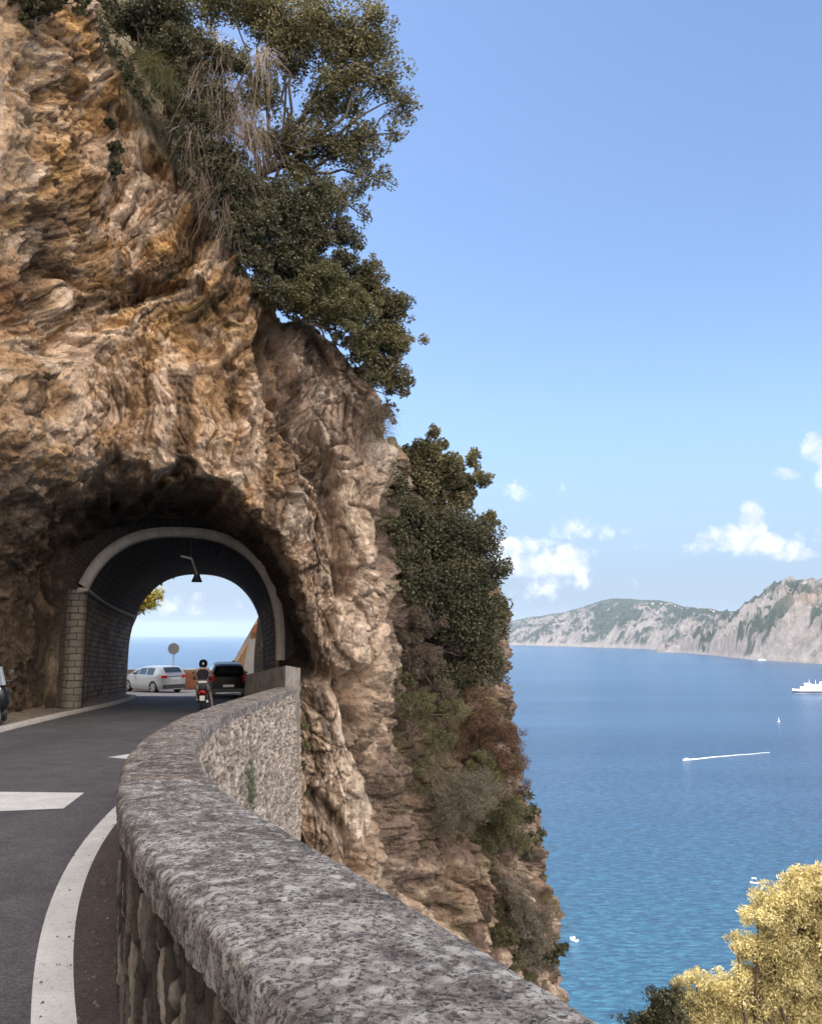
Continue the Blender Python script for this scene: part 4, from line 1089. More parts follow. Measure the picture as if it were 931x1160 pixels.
plant('twiggy_shrub', 'round grey twiggy bush bulging from the lower rocks', 'shrub', (530, 940),
      [(524,905,34),(545,895,26),(512,930,22),(500,885,18)], M['grey'], 24000, (.045, .006), d=26.6, clump=.2, kpl=60, group=G, shell=.7)
plant('twiggy_shrub', 'olive brown bush right of the round grey bush', 'shrub', (580, 960),
      [(574,925,24),(560,885,17),(585,955,16),(545,865,18),(555,950,18)], M['olive'], 18000, (.045, .009), d=27.4, clump=.2, kpl=32, group=G)
plant('leafy_sprig', 'sparse leafy green sprig sticking out over the water', 'plant', (582, 950),
      [(600,922,13),(608,948,12),(597,900,9),(600,968,8)], M['dark'], 420, (.10, .045), d=27.8, clump=.28, kpl=14, group=G, trunk=.02)
plant('twiggy_shrub', 'brown twiggy shrub on the spur edge above the wall', 'shrub', (590, 1080),
      [(598,1040,24),(614,1064,20),(588,1010,20),(620,1092,14),(600,1085,20),(575,1000,14)], M['grey'], 20000, (.05, .008), d=27.6, clump=.2, kpl=36, group=G)
plant('twiggy_shrub', 'low olive scrub creeping over the lowest rocks by the wall', 'shrub', (570, 1110),
      [(570,1060,18),(578,1090,16),(556,1085,14),(604,1112,14),(545,1060,10)], M['olive'], 9000, (.045, .012), d=27.2, clump=.2, kpl=28, group=G)
strands('dry_bush', 'bare purplish twigs fanning out beside the water', 'plant', [(608,1040,27.6),(612,1050,27.6)], M['mauve'], 260, 1.0, .006, (.6,-.1,.6), .45, .1, 27, group=G)
plant('leafy_sprig', 'bright green sprig low on the spur beside a small boat', 'plant', (618, 1090),
      [(633,1076,9),(626,1085,8)], M['dark'], 160, (.11, .05), d=27.4, clump=.25, kpl=12, group=G, trunk=.015)
plant('small_shrub', 'brown scrub in the crevice beside the pale buttress', 'shrub', (460, 830),
      [(470,800,22),(498,838,20),(452,770,16),(440,840,14),(480,870,16),(515,805,18)], M['olive'], 14000, (.04, .009), d=26.4, clump=.18, kpl=26, group=G)
plant('ivy', 'dark green ivy strip between the outer wall and rock', 'ivy', (344, 930),
      [(345,822,5),(346,845,6),(344,868,6),(343,895,5)], M['olive'], 3500, (.035, .02), d=23.6, clump=.12, kpl=20, group=G, trunk=.012, crown='foliage')
# trees beyond
plant('umbrella_pine', 'sunlit yellow green pine seen through the tunnel', 'tree', (40, 760),
      [(165,681,12),(176,673,9),(156,690,9),(184,676,6),(148,680,12),(138,672,14),(120,676,22),(95,668,26),(160,672,8),(170,686,8)], M['pine_green'], 22000, (.12, .035), d=52, clump=.42, kpl=40, trunk=.22, stem='pinebark', flat=.75, shell=.3)
plant('pine_tree', 'large pale yellow sunlit pine crown below the road at the water', 'tree', (at_depth(880,1100,36)[0], at_depth(880,1100,36)[1] + 1, -27),
      [(918,1000,20),(895,1015,18),(878,1032,22),(858,1040,16),(905,1052,26),(836,1070,11),(862,1074,20),(846,1096,13),(892,1092,28),(926,1078,24),(793,1108,12),(815,1122,20),(850,1132,24),(900,1142,28),(780,1140,16),(930,1128,24),(745,1152,12),(730,1162,12),(760,1150,12),(828,1158,20),(880,1175,28),(948,1018,26),(960,1080,40),(800,1160,20),(932,1040,22),(770,1165,16),(850,1190,40),(790,1165,22),(752,1170,18),(720,1172,12),(772,1122,12),(786,1105,10),(758,1138,12),(742,1160,14),(770,1150,18),(808,1140,18),(835,1110,16),(870,1120,22)],
      M['pine'], 240000, (.085, .024), d=36, clump=.36, kpl=24, trunk=.24, stem='pinebark', shell=.80, flat=.85, twigs=False)
plant('evergreen_shrub', 'dark blue green bush in front of the yellow pine', 'shrub', (at_depth(752,1150,33)[0], at_depth(752,1150,33)[1], -24),
      [(752,1138,20),(738,1152,14),(764,1126,12),(718,1150,10),(700,1152,9),(760,1165,24),(730,1172,22)], M['dark'], 9000, (.08, .035), d=33, clump=.3, kpl=26, trunk=.1)
# ------------------------------------------------------------------ vehicles, people, boats, things beyond the tunnel
M['glass'] = simple('dark_car_glass', (.02, .025, .03), .06, var=.0, spec=.8)
M['tyre'] = simple('tyre_rubber', (.018, .018, .018), .85)
M['rim'] = simple('alloy_rim', (.45, .45, .46), .35, .8)
M['silver'] = simple('silver_car_paint', (.40, .41, .42), .28, .35, var=.03, coat=.6)
M['carblack'] = simple('black_car_paint', (.005, .005, .006), .3, var=.0, coat=.0, spec=.2)
M['redlight'] = simple('red_lens', (.55, .012, .015), .2, var=.1, coat=.5)
M['plate'] = simple('white_plate', (.75, .75, .73), .5, var=.05)
M['grey_plastic'] = simple('grey_plastic', (.06, .06, .062), .6)
M['chrome'] = simple('bright_trim', (.65, .65, .66), .25, .7)
M['scooter_paint'] = simple('dark_red_scooter_paint', (.10, .012, .02), .3, coat=.5)
M['navy'] = simple('navy_scooter_paint', (.006, .007, .012), .4, coat=.1)
M['skin'] = simple('skin', (.52, .33, .25), .6, var=.08)
M['black_cloth'] = simple('black_cloth', (.022, .02, .026), .9)
M['white_cloth'] = simple('white_cloth', (.68, .66, .64), .9)
M['pink_cloth'] = simple('pink_cloth', (.62, .22, .22), .9)
M['darkhair'] = simple('dark_hair', (.05, .018, .012), .7)
M['helmet'] = simple('black_helmet', (.015, .015, .02), .25, coat=.6)
M['beige'] = simple('weathered_sign', (.62, .56, .48), .7, var=.25, scale=12)
M['screen'] = simple('smoked_windscreen', (.10, .12, .15), .1, var=.05)

def vehicle(loc, rz, label, W, top, belt, paint, wheels, wr, rearwin, sidewins, taill, Lx, group, trim=None, tumble=.36):
    """x forward; top = [(x,z)...] roofline rear to front"""
    tx = np.array([p[0] for p in top]); tz = np.array([p[1] for p in top])
    car = empty('parked_car' if 'parked' in label else 'car', loc, rz, label, 'car', group)
    x0, x1 = tx[0], tx[-1]
    topf = lambda x: float(np.interp(x, tx, tz))
    def hw(x, z):
        b = W / 2 * (1 - .16 * abs(2 * (x - (x0 + x1) / 2) / (x1 - x0)) ** 5)
        b -= max(0, .42 - z) * .22
        if z > belt: b -= (z - belt) * tumble
        return b
    def bot(x):
        z = .22
        for wx in wheels:
            r = wr + .055
            if abs(x - wx) < r: z = max(z, wr + math.sqrt(r * r - (x - wx) ** 2))
        return z
    xs = np.linspace(x0, x1, 90); nz = 12; m = MB()
    for s in (-1, 1):
        vs = []
        for x in xs:
            b, t = min(bot(x), topf(x) - .05), topf(x)
            for k in range(nz): z = b + (t - .02 - b) * k / (nz - 1); vs.append((x, s * hw(x, z), z))
        fs = [tuple(f) for f in grid_faces(len(xs), nz)]
        if s > 0: fs = [f[::-1] for f in fs]
        m.add(vs, fs)
    vs = []
    for x in xs:
        h = hw(x, topf(x) - .02)
        for k in range(11):
            q = -1 + 2 * k / 10; vs.append((x, h * q, topf(x) - .02 + .035 * (1 - q ** 4)))
    m.add(vs, [tuple(f)[::-1] for f in grid_faces(len(xs), 11)])
    for x, sg in ((x0, -1), (x1, 1)):
        vs = []; t = topf(x)
        for i in range(8):
            z = .22 + (t - .24) * i / 7
            for k in range(9): q = -1 + 2 * k / 8; vs.append((x + sg * .06 * (1 - q * q), hw(x, z) * q, z))
        fs = [tuple(f) for f in grid_faces(8, 9)]
        m.add(vs, fs if sg > 0 else [f[::-1] for f in fs])
    m.add([(x0, -.5, .22), (x1, -.5, .22), (x1, .5, .22), (x0, .5, .22)], [(0, 1, 2, 3)])
    m.build('body', paint, car, smooth=True)
    def sidewin(xa, xb, s, lo_, hi):
        mm = MB(); xs = np.linspace(xa, xb, 14); vs = []
        for x in xs:
            t = topf(x) - hi
            for k in range(5):
                z = lo_ + (max(t, lo_ + .02) - lo_) * k / 4; vs.append((x, s * (hw(x, z) + .008), z))
        n = len(vs); vs += [(x, y - s * .02, z) for x, y, z in vs]
        fs = [tuple(f) for f in grid_faces(14, 5)]; mm.add(vs, fs + [tuple(i + n for i in f[::-1]) for f in fs]); return mm
    for s in (-1, 1):
        for xa, xb in sidewins: sidewin(xa, xb, s, belt + .02, .10).build('side_window', M['glass'], car, smooth=True)
    mm = MB(); xa, xb = rearwin; vs = []
    for i in range(8):
        x = xa + (xb - xa) * i / 7; h = hw(x, topf(x)) * .76
        for k in range(9): q = -1 + 2 * k / 8; vs.append((x - .012, h * q, topf(x) + .012 + .02 * (1 - q ** 4)))
    n = len(vs); vs += [(x + .02, y, z - .02) for x, y, z in vs]; fs = [tuple(f)[::-1] for f in grid_faces(8, 9)]
    mm.add(vs, fs + [tuple(i + n for i in f[::-1]) for f in fs]); mm.build('rear_window', M['glass'], car, smooth=True)
    # windscreen
    wsx = [x for x, z in top if x > 0 and z > belt]; xa, xb = wsx[0], wsx[-1] + .12
    mm = MB(); vs = []
    for i in range(6):
        x = xa + (xb - xa) * i / 5; h = hw(x, topf(x)) * .86
        for k in range(7): q = -1 + 2 * k / 6; vs.append((x + .01, h * q, topf(x) + .012 + .02 * (1 - q ** 4)))
    n = len(vs); vs += [(x - .02, y, z - .02) for x, y, z in vs]; fs = [tuple(f)[::-1] for f in grid_faces(6, 7)]
    mm.add(vs, fs + [tuple(i + n for i in f[::-1]) for f in fs]); mm.build('windscreen', M['glass'], car, smooth=True)
    for wx in wheels:
        for s in (-1, 1):
            y = s * (W / 2 - .13)
            w = MB().lathe([(wr * .62, -.10), (wr * .93, -.105), (wr, -.06), (wr, .06), (wr * .93, .105), (wr * .62, .10)], (wx, y, wr), 'Y', 28).build('wheel', M['tyre'], car, smooth=True)
            r = MB(); r.lathe([(wr * .60, .0), (wr * .66, s * .108), (wr * .56, s * .112), (wr * .5, s * .08)], (wx, y, wr), 'Y', 24)
            for k in range(5):
                a = 2 * math.pi * k / 5; r.box((wx + math.cos(a) * wr * .3, y + s * .105, wr + math.sin(a) * wr * .3), (wr * .62, .025, .06), ry=-a)
            rim = r.build('rim', M['rim'], car); rim.parent = w
    for s in (-1, 1):
        (lx, ly, lz, sx, sy, sz) = taill
        MB().box((lx, s * ly, lz), (sx, sy, sz), bev=.02, rz=-s * .25).build('tail_light', M['redlight'], car)
        MB().box((.55, s * (W / 2 + .07), belt + .06), (.12, .16, .11), bev=.03).build('wing_mirror', paint, car)
    MB().box((x0 - .075, 0, .62 if trim else .80), (.02, .5, .11), bev=.004).build('number_plate', M['plate'], car)
    MB().box((x0 - .045, 0, .38), (.10, W * .80, .22), bev=.03).build('rear_bumper', M['grey_plastic'], car)
    if trim: MB().box((x0 - .10, 0, .30), (.03, W * .62, .06), bev=.01).build('bumper_trim', M['chrome'], car)
    return car
p = on_road(177, 784); q = 47.9
vehicle((-14.45, q, road_z(q)), R(90 + 50), 'silver hatchback parked beyond the tunnel in front of the low wall', 1.72,
        [(-2.0,.92),(-1.98,1.02),(-1.90,1.12),(-1.70,1.34),(-1.5,1.43),(-.9,1.47),(-.1,1.44),(.3,1.34),(1.0,1.0),(1.55,.88),(1.85,.72),(2.0,.55)], .98, M['silver'],
        (-1.25, 1.25), .31, (-1.90, -1.62), [(-1.25,-.62),(-.54,.12),(.20,.80)], (-1.97, .62, .90, .12, .32, .15), 4, 'cars beyond the tunnel')
vehicle((-9.02, 41.75, road_z(41.75)), R(90 + 15), 'black sport utility car with red tail lights driving out of the tunnel', 1.80,
        [(-2.05,1.05),(-2.03,1.12),(-1.90,1.32),(-1.74,1.52),(-1.5,1.60),(-.8,1.64),(.1,1.62),(.55,1.5),(1.15,1.12),(1.7,1.02),(1.95,.85),(2.05,.65)], 1.05, M['carblack'],
        (-1.28, 1.28), .35, (-1.99, -1.76), [(-1.5,-.85),(-.76,-.02),(.06,.8)], (-2.03, .74, .98, .14, .24, .34), 4, 'cars beyond the tunnel', trim=True, tumble=.52)

# ---- people
def skin_mesh(name, verts, edges, rad, mat, parent, root=0, sub=2):
    me = bpy.data.meshes.new(name); me.from_pydata(verts, edges, []); o = bpy.data.objects.new(name, me); C.objects.link(o)
    sk = o.modifiers.new('s', 'SKIN'); sk.use_smooth_shade = True
    for i, r in enumerate(rad):
        v = me.skin_vertices[0].data[i]; v.radius = (r, r) if not isinstance(r, tuple) else r; v.use_root = (i == root)
    ss_ = o.modifiers.new('u', 'SUBSURF'); ss_.levels = ss_.render_levels = sub
    dg = bpy.context.evaluated_depsgraph_get(); me2 = bpy.data.meshes.new_from_object(o.evaluated_get(dg))
    bpy.data.objects.remove(o); 
    me2.name = name; me2.materials.clear()
    return link(name, me2, mat, parent, True)
def person(loc, rz, label, J, hat, group=None):
    e = empty('person', loc, rz, label, 'person', group)
    names = list(J.keys()); V = [J[k][0] for k in names]; rad = [J[k][1] for k in names]; ix = {k: i for i, k in enumerate(names)}
    ch = [('pelvis','belly'),('belly','chest'),('chest','neck'),('neck','head'),('head','crown')]
    for s in 'lr':
        ch += [('chest','sh'+s),('sh'+s,'el'+s),('el'+s,'wr'+s),('wr'+s,'ha'+s),('pelvis','hip'+s),('hip'+s,'kn'+s),('kn'+s,'an'+s),('an'+s,'to'+s)]
    skin_mesh('body', V, [(ix[a], ix[b]) for a, b in ch], rad, M['skin'], e)
    def cloth(name, keys, edges, grow, mat, cut=None):
        vs = [J[k][0] for k in keys]
        rr = [tuple(x + grow for x in J[k][1]) if isinstance(J[k][1], tuple) else J[k][1] + grow for k in keys]
        if cut:
            for a, b, f in cut:
                i = keys.index(b); pa = Vector(J[a][0]); vs[i] = tuple(pa.lerp(Vector(J[b][0]), f))
        return skin_mesh(name, vs, [(keys.index(a), keys.index(b)) for a, b in edges], rr, mat, e)
    f, s = J['head'][0], 1
    # face: nose, eyes, mouth, ears on the forward (+y) side
    hd = Vector(J['head'][0]); 
    n_ = MB(); n_.add([hd + Vector(p_) for p_ in ((-.014,.095,-.02),(.014,.095,-.02),(0,.125,-.02),(0,.095,.03))], [(0,1,2),(0,2,3),(2,1,3)]); n_.build('nose', M['skin'], e)
    for sx in (-1, 1):
        MB().lathe([(.003,-.012),(.011,0),(.003,.012)], tuple(hd + Vector((sx*.032,.092,.025))), 'Y', 8).build('eye', M['helmet'], e)
        MB().box(tuple(hd + Vector((sx*.085,.0,0))), (.02,.04,.06), bev=.008).build('ear', M['skin'], e)
    MB().box(tuple(hd + Vector((0,.094,-.055))), (.045,.01,.01), bev=.003).build('mouth', M['pink_cloth'], e)
    return e, cloth
# rider: x right, y forward
def joints(leg):
    J = dict(pelvis=((0,-.16,.86),(.18,.14)), belly=((0,-.15,1.02),(.165,.125)), chest=((0,-.10,1.26),(.19,.13)), neck=((0,-.06,1.43),.068), head=((0,-.02,1.55),(.088,.10)), crown=((0,-.02,1.62),(.075,.085)),
         shl=((-.20,-.09,1.36),.068), ell=((-.32,.10,1.14),.042), wrl=((-.32,.33,1.08),.03), hal=((-.31,.42,1.07),.035),
         shr=((.20,-.09,1.36),.068), elr=((.32,.10,1.14),.042), wrr=((.32,.33,1.08),.03), har=((.31,.42,1.07),.035),
         hipl=((-.11,-.12,.84),.095), knl=((-.20,.26,.74),.062), anl=((-.16,.30,.34),.04), tol=((-.16,.44,.31),.035),
         hipr=((.12,-.12,.84),.095), knr=((.27,.20,.58),.062), anr=((.37,.10,.12),.04), tor=((.40,.24,.05),.035))
    return J
sy = 30.55; sx = -7.45
J = joints(0)
rider, cloth = person((sx, sy, road_z(sy)), R(14), 'scooter rider in black vest and black helmet, one foot down in the tunnel', J, True)
cloth('vest', ['pelvis','belly','chest','neck','shl','shr'], [('pelvis','belly'),('belly','chest'),('chest','neck'),('chest','shl'),('chest','shr')], .018, M['black_cloth'], cut=[('chest','neck',.6)])
cloth('shorts', ['pelvis','belly','hipl','hipr','knl','knr'], [('pelvis','belly'),('pelvis','hipl'),('pelvis','hipr'),('hipl','knl'),('hipr','knr')], .022, M['white_cloth'], cut=[('pelvis','belly',.25),('hipl','knl',.6),('hipr','knr',.6)])
for s in 'lr': 
    a = J['an'+s][0]; t_ = J['to'+s][0]
    skin_mesh('shoe', [(a[0],a[1]-.03,a[2]-.05),((a[0]+t_[0])/2,(a[1]+t_[1])/2,t_[2]),(t_[0],t_[1]+.02,t_[2])], [(0,1),(1,2)], [.05,.048,.04], M['white_cloth'], rider)
hm = MB().lathe([(.075,-.13),(.115,-.12),(.145,-.05),(.15,.02),(.135,.09),(.10,.135),(.05,.158),(.005,.162)], (0,-.025,1.58), 'Z', 24).build('helmet', M['helmet'], rider, smooth=True)
v_ = MB(); vs = []
for i in range(9):
    a = R(30 + 120 * i / 8)
    for z in (-.05, .04): vs.append((.155*math.cos(a), -.025+.158*math.sin(a), 1.58+z))
v_.add(vs, [(2*i,2*i+2,2*i+3,2*i+1) for i in range(8)]); vz = v_.build('visor', M['screen'], rider); vz.parent = hm
hs_ = MB().box((0,-.178,1.59), (.05,.01,.05), bev=.004).build('decal', M['plate'], rider); hs_.parent = hm

def scooter(loc, rz, label, paint, screen, group, lean=0):
    e = empty('scooter', loc, rz, label, 'scooter', group); e.rotation_euler = (0, lean, rz)
    wr = .245
    for y in (-.62, .66):
        w = MB().lathe([(wr*.6,-.05),(wr*.92,-.06),(wr,-.025),(wr,.025),(wr*.92,.06),(wr*.6,.05)], (0,y,wr), 'X', 26).build('wheel', M['tyre'], e, smooth=True)
        rm = MB().lathe([(wr*.15,-.06),(wr*.6,-.045),(wr*.62,.045),(wr*.15,.06)], (0,y,wr), 'X', 20).build('rim', M['rim'], e); rm.parent = w
    # rear bodywork, lofted
    def loft(secs, name, mat, n=14):
        vs = []
        for (y, zc_, w, h) in secs:
            for k in range(n):
                a = 2*math.pi*k/n; c_, s_ = math.cos(a), math.sin(a)
                vs.append((w*math.copysign(abs(c_)**.7, c_), y, zc_ + h*math.copysign(abs(s_)**.7, s_)))
        fs = [tuple(f) for f in grid_faces(len(secs), n, True)] + [tuple(range(n))[::-1], tuple((len(secs)-1)*n+k for k in range(n))]
        return fix_normals(MB().add(vs, fs).build(name, mat, e, smooth=True))
    loft([(-.86,.66,.06,.04),(-.80,.64,.13,.09),(-.55,.60,.18,.14),(-.25,.55,.19,.18),(.0,.46,.16,.18),(.12,.38,.12,.12)], 'rear_body', paint)
    loft([(-.78,.76,.08,.02),(-.70,.78,.13,.045),(-.35,.79,.15,.05),(-.12,.78,.13,.045),(.02,.74,.07,.03)], 'seat', M['grey_plastic'])
    loft([(-.05,.27,.14,.05),(.15,.25,.17,.05),(.38,.27,.17,.05),(.46,.34,.17,.06)], 'footboard', M['grey_plastic'])
    loft([(.40,.55,.17,.26),(.50,.62,.21,.33),(.58,.70,.19,.26),(.66,.74,.10,.14)], 'front_shield', paint)
    loft([(.46,.44,.06,.02),(.62,.50,.08,.03),(.80,.48,.07,.03),(.90,.40,.05,.02)], 'front_mudguard', paint)
    MB().tube([(0,.66,wr),(0,.52,.7),(0,.46,.95)], .03, 8).build('steering_column', M['blackmetal'], e)
    MB().tube([(-.33,.36,1.03),(-.16,.44,1.02),(0,.47,1.0),(.16,.44,1.02),(.33,.36,1.03)], .02, 8).build('handlebar', M['blackmetal'], e)
    MB().lathe([(.03,.02),(.085,.0),(.09,-.05),(.05,-.10)][::-1], (0,.66,.86), 'Y', 18).build('headlight', M['rim'], e)
    for s in (-1,1):
        MB().tube([(s*.22,.42,1.03),(s*.30,.42,1.20)], .008, 6).lathe([(.01,-.01),(.055,-.008),(.055,.008),(.01,.01)], (s*.32,.42,1.24), 'Y', 14).build('mirror', M['blackmetal'], e)
        MB().box((s*.11,-.82,.60), (.06,.05,.05), bev=.012).build('indicator', M['redlight'], e)
    MB().box((0,-.875,.66), (.20,.04,.09), bev=.02).build('tail_light', M['redlight'], e)
    MB().box((0,-.90,.44), (.17,.012,.17), bev=.003).build('number_plate', M['plate'], e)
    MB().tube([(.14,-.2,.26),(.17,-.55,.27),(.17,-.85,.33)], [.03,.055,.045], 12).build('exhaust', M['galv'], e)
    if screen:
        vs = []
        for i in range(7):
            a = -.9 + 1.8*i/6
            for j in range(5): vs.append((.26*math.sin(a)*(1-.1*j), .60+.08*math.cos(a)-.05*j, .95+.11*j))
        n = len(vs); vs += [(x, y-.008, z) for x,y,z in vs]; fs = [tuple(f) for f in grid_faces(7,5)]
        MB().add(vs, fs + [tuple(i+n for i in f[::-1]) for f in fs]).build('windscreen', M['screen'], e, smooth=True)
    return e
scooter((sx, sy, road_z(sy)), R(14), 'dark red scooter carrying the rider through the tunnel', M['scooter_paint'], False, 'scooters')
tb = empty('rear_box', (sx + .15, sy - .62, road_z(sy) + .82), R(14), label='white and black top box behind the scooter rider', cat='box')
MB().box((0,0,.13),(.36,.30,.24),bev=.05).build('box_shell', M['grey_plastic'], tb); MB().box((0,-.155,.17),(.30,.02,.07),bev=.008).build('reflector_band', M['plate'], tb)
yb = 21.2; xb = at_y(3, 800, yb)[0]
scooter((xb, yb, road_z(yb) + .16), R(200), 'dark navy scooter parked on the verge at the left picture edge', M['navy'], True, 'scooters', lean=R(6))
# woman standing beyond the black car
J2 = dict(pelvis=((0,0,.92),(.15,.11)), belly=((0,0,1.08),(.12,.095)), chest=((0,0,1.28),(.145,.10)), neck=((0,.01,1.45),.05), head=((0,.03,1.58),(.08,.095)), crown=((0,.03,1.65),(.07,.08)),
     shl=((-.16,0,1.38),.05), ell=((-.22,-.03,1.10),.038), wrl=((-.22,.05,.86),.028), hal=((-.21,.08,.78),.032),
     shr=((.16,0,1.38),.05), elr=((.22,-.03,1.10),.038), wrr=((.22,.05,.86),.028), har=((.21,.08,.78),.032),
     hipl=((-.09,0,.88),.085), knl=((-.10,.03,.49),.058), anl=((-.10,-.02,.09),.038), tol=((-.11,.12,.04),.033),
     hipr=((.09,0,.88),.085), knr=((.10,.03,.49),.058), anr=((.10,-.02,.09),.038), tor=((.11,.12,.04),.033))
wy = 46.6; wx = at_y(264, 755, wy)[0]
wom, cloth = person((wx, wy, road_z(wy)), R(30), 'person in a pink top standing beyond the black car', J2, False)
cloth('pink_top', ['pelvis','belly','chest','neck','shl','shr','ell','elr'], [('pelvis','belly'),('belly','chest'),('chest','neck'),('chest','shl'),('chest','shr'),('shl','ell'),('shr','elr')], .016, M['pink_cloth'], cut=[('chest','neck',.55)])
cloth('trousers', ['pelvis','belly','hipl','hipr','knl','knr','anl','anr'], [('pelvis','belly'),('pelvis','hipl'),('pelvis','hipr'),('hipl','knl'),('hipr','knr'),('knl','anl'),('knr','anr')], .018, M['black_cloth'], cut=[('pelvis','belly',.3),('knl','anl',.9),('knr','anr',.9)])
MB().lathe([(.07,-.16),(.10,-.12),(.108,.0),(.10,.06),(.07,.11),(.005,.125)], (0,-.005,1.61), 'Z', 20).build('hair', M['darkhair'], wom, smooth=True)

# ---- beyond the tunnel
def uvprism(m, poly, y0, th, o):
    fr = [at_y(a, b, y0) - o for a, b in poly]; bk = [p_ + np.array([0, th, 0]) for p_ in fr]; n = len(poly)
    return m.add(fr + bk, [tuple(range(n)), tuple(range(n, 2*n))[::-1]] + [((i+1) % n, i, n+i, n+(i+1) % n) for i in range(n)])
M['lowwall'] = render_mat('pinkish_plaster', (.62, .50, .43), (.46, .36, .30)); M['terracotta'] = render_mat('terracotta_render', (.50, .20, .11), (.36, .14, .08))
M['orange_stone'] = render_mat('orange_stone', (.52, .30, .15), (.34, .19, .10)); M['whitewash'] = render_mat('whitewash', (.78, .75, .70), (.68, .64, .58)); M['greystone'] = render_mat('grey_stone', (.30, .27, .25), (.16, .14, .13), 3.0)
lw = empty('low_wall', (-18, 51.6, road_z(51.6)), label='low pinkish plastered wall edging the lay-by above the sea', cat='wall')
lwo = np.array(lw.location); m = MB(); m.box((0,.2,.56),(26,.4,1.16),bev=.02); fix_normals(m.build('wall_face', M['lowwall'], lw)); MB().box((0,.2,1.18),(26.1,.5,.08),bev=.02).build('coping', M['whitewash'], lw)
pp = at_y(215, 770, 51.5); MB().box((pp[0]+18, -.03, .55), (.75,.06,.95), bev=.01).build('terracotta_panel', M['terracotta'], lw)
rw = empty('sloped_retaining_wall', tuple(at_y(290, 790, 49.0)), label='orange stone retaining wall with diagonal top rising beyond the tunnel', cat='wall')
o_ = np.array(rw.location); fix_normals(uvprism(MB(), [(259,792),(262,756),(297,694),(318,655),(345,650),(345,792)], 49.0, 2.0, o_).build('stone_face', M['orange_stone'], rw))
fix_normals(uvprism(MB(), [(260,757),(262,753),(297,691),(318,652),(320,657),(298,697),(264,758)], 48.9, .5, o_).build('sloping_coping', M['lowwall'], rw))
fix_normals(uvprism(MB(), [(283,716),(288,708),(294,706),(297,712),(292,718)], 48.7, .5, o_).build('rock_outcrop', M['terracotta'], rw))
ww = empty('white_wall', tuple(at_y(283, 790, 46.8)), label='bright white rendered wall beside the black car outside the tunnel', cat='wall')
o_ = np.array(ww.location); fix_normals(uvprism(MB(), [(271,790),(274,768),(282,724),(294,723),(296,790)], 46.8, .5, o_).build('wall_face', M['whitewash'], ww))
jw = empty('stone_abutment', tuple(at_y(296, 790, 43.4)), label='grey stone abutment at the right of the tunnel exit', cat='wall')
o_ = np.array(jw.location); fix_normals(uvprism(MB(), [(286,792),(288,740),(292,700),(300,680),(325,680),(325,792)], 43.6, .8, o_).build('stone_face', M['greystone'], jw))
sg = at_y(197, 735, 49.8)
si = empty('road_sign', (sg[0], 49.8, road_z(49.8)), label='round weathered sign on thin pole beyond the silver car', cat='sign')
hz_ = sg[2] - road_z(49.8)
MB().cyl((0,0,0),(0,0,hz_+.2),.03,n=10).build('pole', M['galv'], si)
MB().lathe([(.02,-.05),(.27,-.05),(.30,-.04),(.30,-.01),(.27,0),(.02,.0)], (0,-.02,hz_), 'Y', 28).build('sign_disc', M['beige'], si)
MB().lathe([(.29,-.055),(.33,-.055),(.33,.0),(.29,.0)], (0,-.02,hz_), 'Y', 28).build('rim', M['galv'], si)

# ---- boats
M['boatwhite'] = simple('white_boat_paint', (.80, .80, .80), .4, var=.04); M['boatnavy'] = simple('navy_boat_paint', (.02, .03, .08), .5)
M['foam'] = simple('sea_foam', (.80, .84, .86), .9, var=.1)
def hull(m, L, W, z0, z1, n=24, bow=.35):
    vs = []
    for i in range(n + 1):
        x = -L/2 + L*i/n; f = i/n; w = W/2*min(1, (f/bow)**.6) if f < bow else W/2*(1-.08*(f-bow))
        sh = (z1-z0)*.35*max(0, 1-f/.3)**2
        for s, zz, k in ((-1,z0,.7),(-1,z1+sh,1),(1,z1+sh,1),(1,z0,.7)): vs.append((x, s*w*k, zz))
    fs = [tuple(f) for f in grid_faces(n+1, 4, True)]
    return m.add(vs, fs + [(0,1,2,3), tuple(n*4+k for k in (3,2,1,0))])
fp = at_z(898, 785.5, -100); L = 78.0
fy = empty('ferry', (fp[0] + L*.49, fp[1] + 3, -100), R(4), label='white passenger ferry with dark waterline crossing at the right edge', cat='ship')
fix_normals(hull(MB(), L, 13, -1, 3.0).build('lower_hull', M['boatnavy'], fy)); fix_normals(hull(MB(), L*.998, 13.1, 3.0, 6.5).build('upper_hull', M['boatwhite'], fy))
MB().box((6,0,8.6),(56,12,4.4),bev=.5).build('lower_deck', M['boatwhite'], fy); MB().box((9,0,12.4),(47,11,3.3),bev=.5).build('upper_deck', M['boatwhite'], fy)
MB().box((-11,0,15.2),(9,10,2.8),bev=.6).build('bridge', M['boatwhite'], fy)
for z, x0_, x1_, nwin in ((9.0,-18,30,16),(12.6,-11,30,14)):
    for k in range(nwin):
        for s in (-1,1): MB().box((x0_+(x1_-x0_)*k/(nwin-1), s*(6.0 if z < 10 else 5.5), z), (2.0,.1,1.1)).build('window', M['glass'], fy)
MB().box((14,0,16.5),(7,5,5),bev=1).build('funnel', M['boatwhite'], fy); MB().cyl((-8,0,16),(-8,0,23),.35,.15).build('mast', M['boatwhite'], fy); MB().cyl((3,0,14),(3,0,22),.4,.2).build('mast', M['boatwhite'], fy)
mw = MB(); mw.add([(-L*.5,-7.5,.12),(L*.5,-9,.12),(L*.9,-13,.12),(L*.9,6,.12),(L*.5,7,.12),(-L*.5,-6,.12)], [tuple(range(6))]); mw.build('wake', M['foam'], fy)
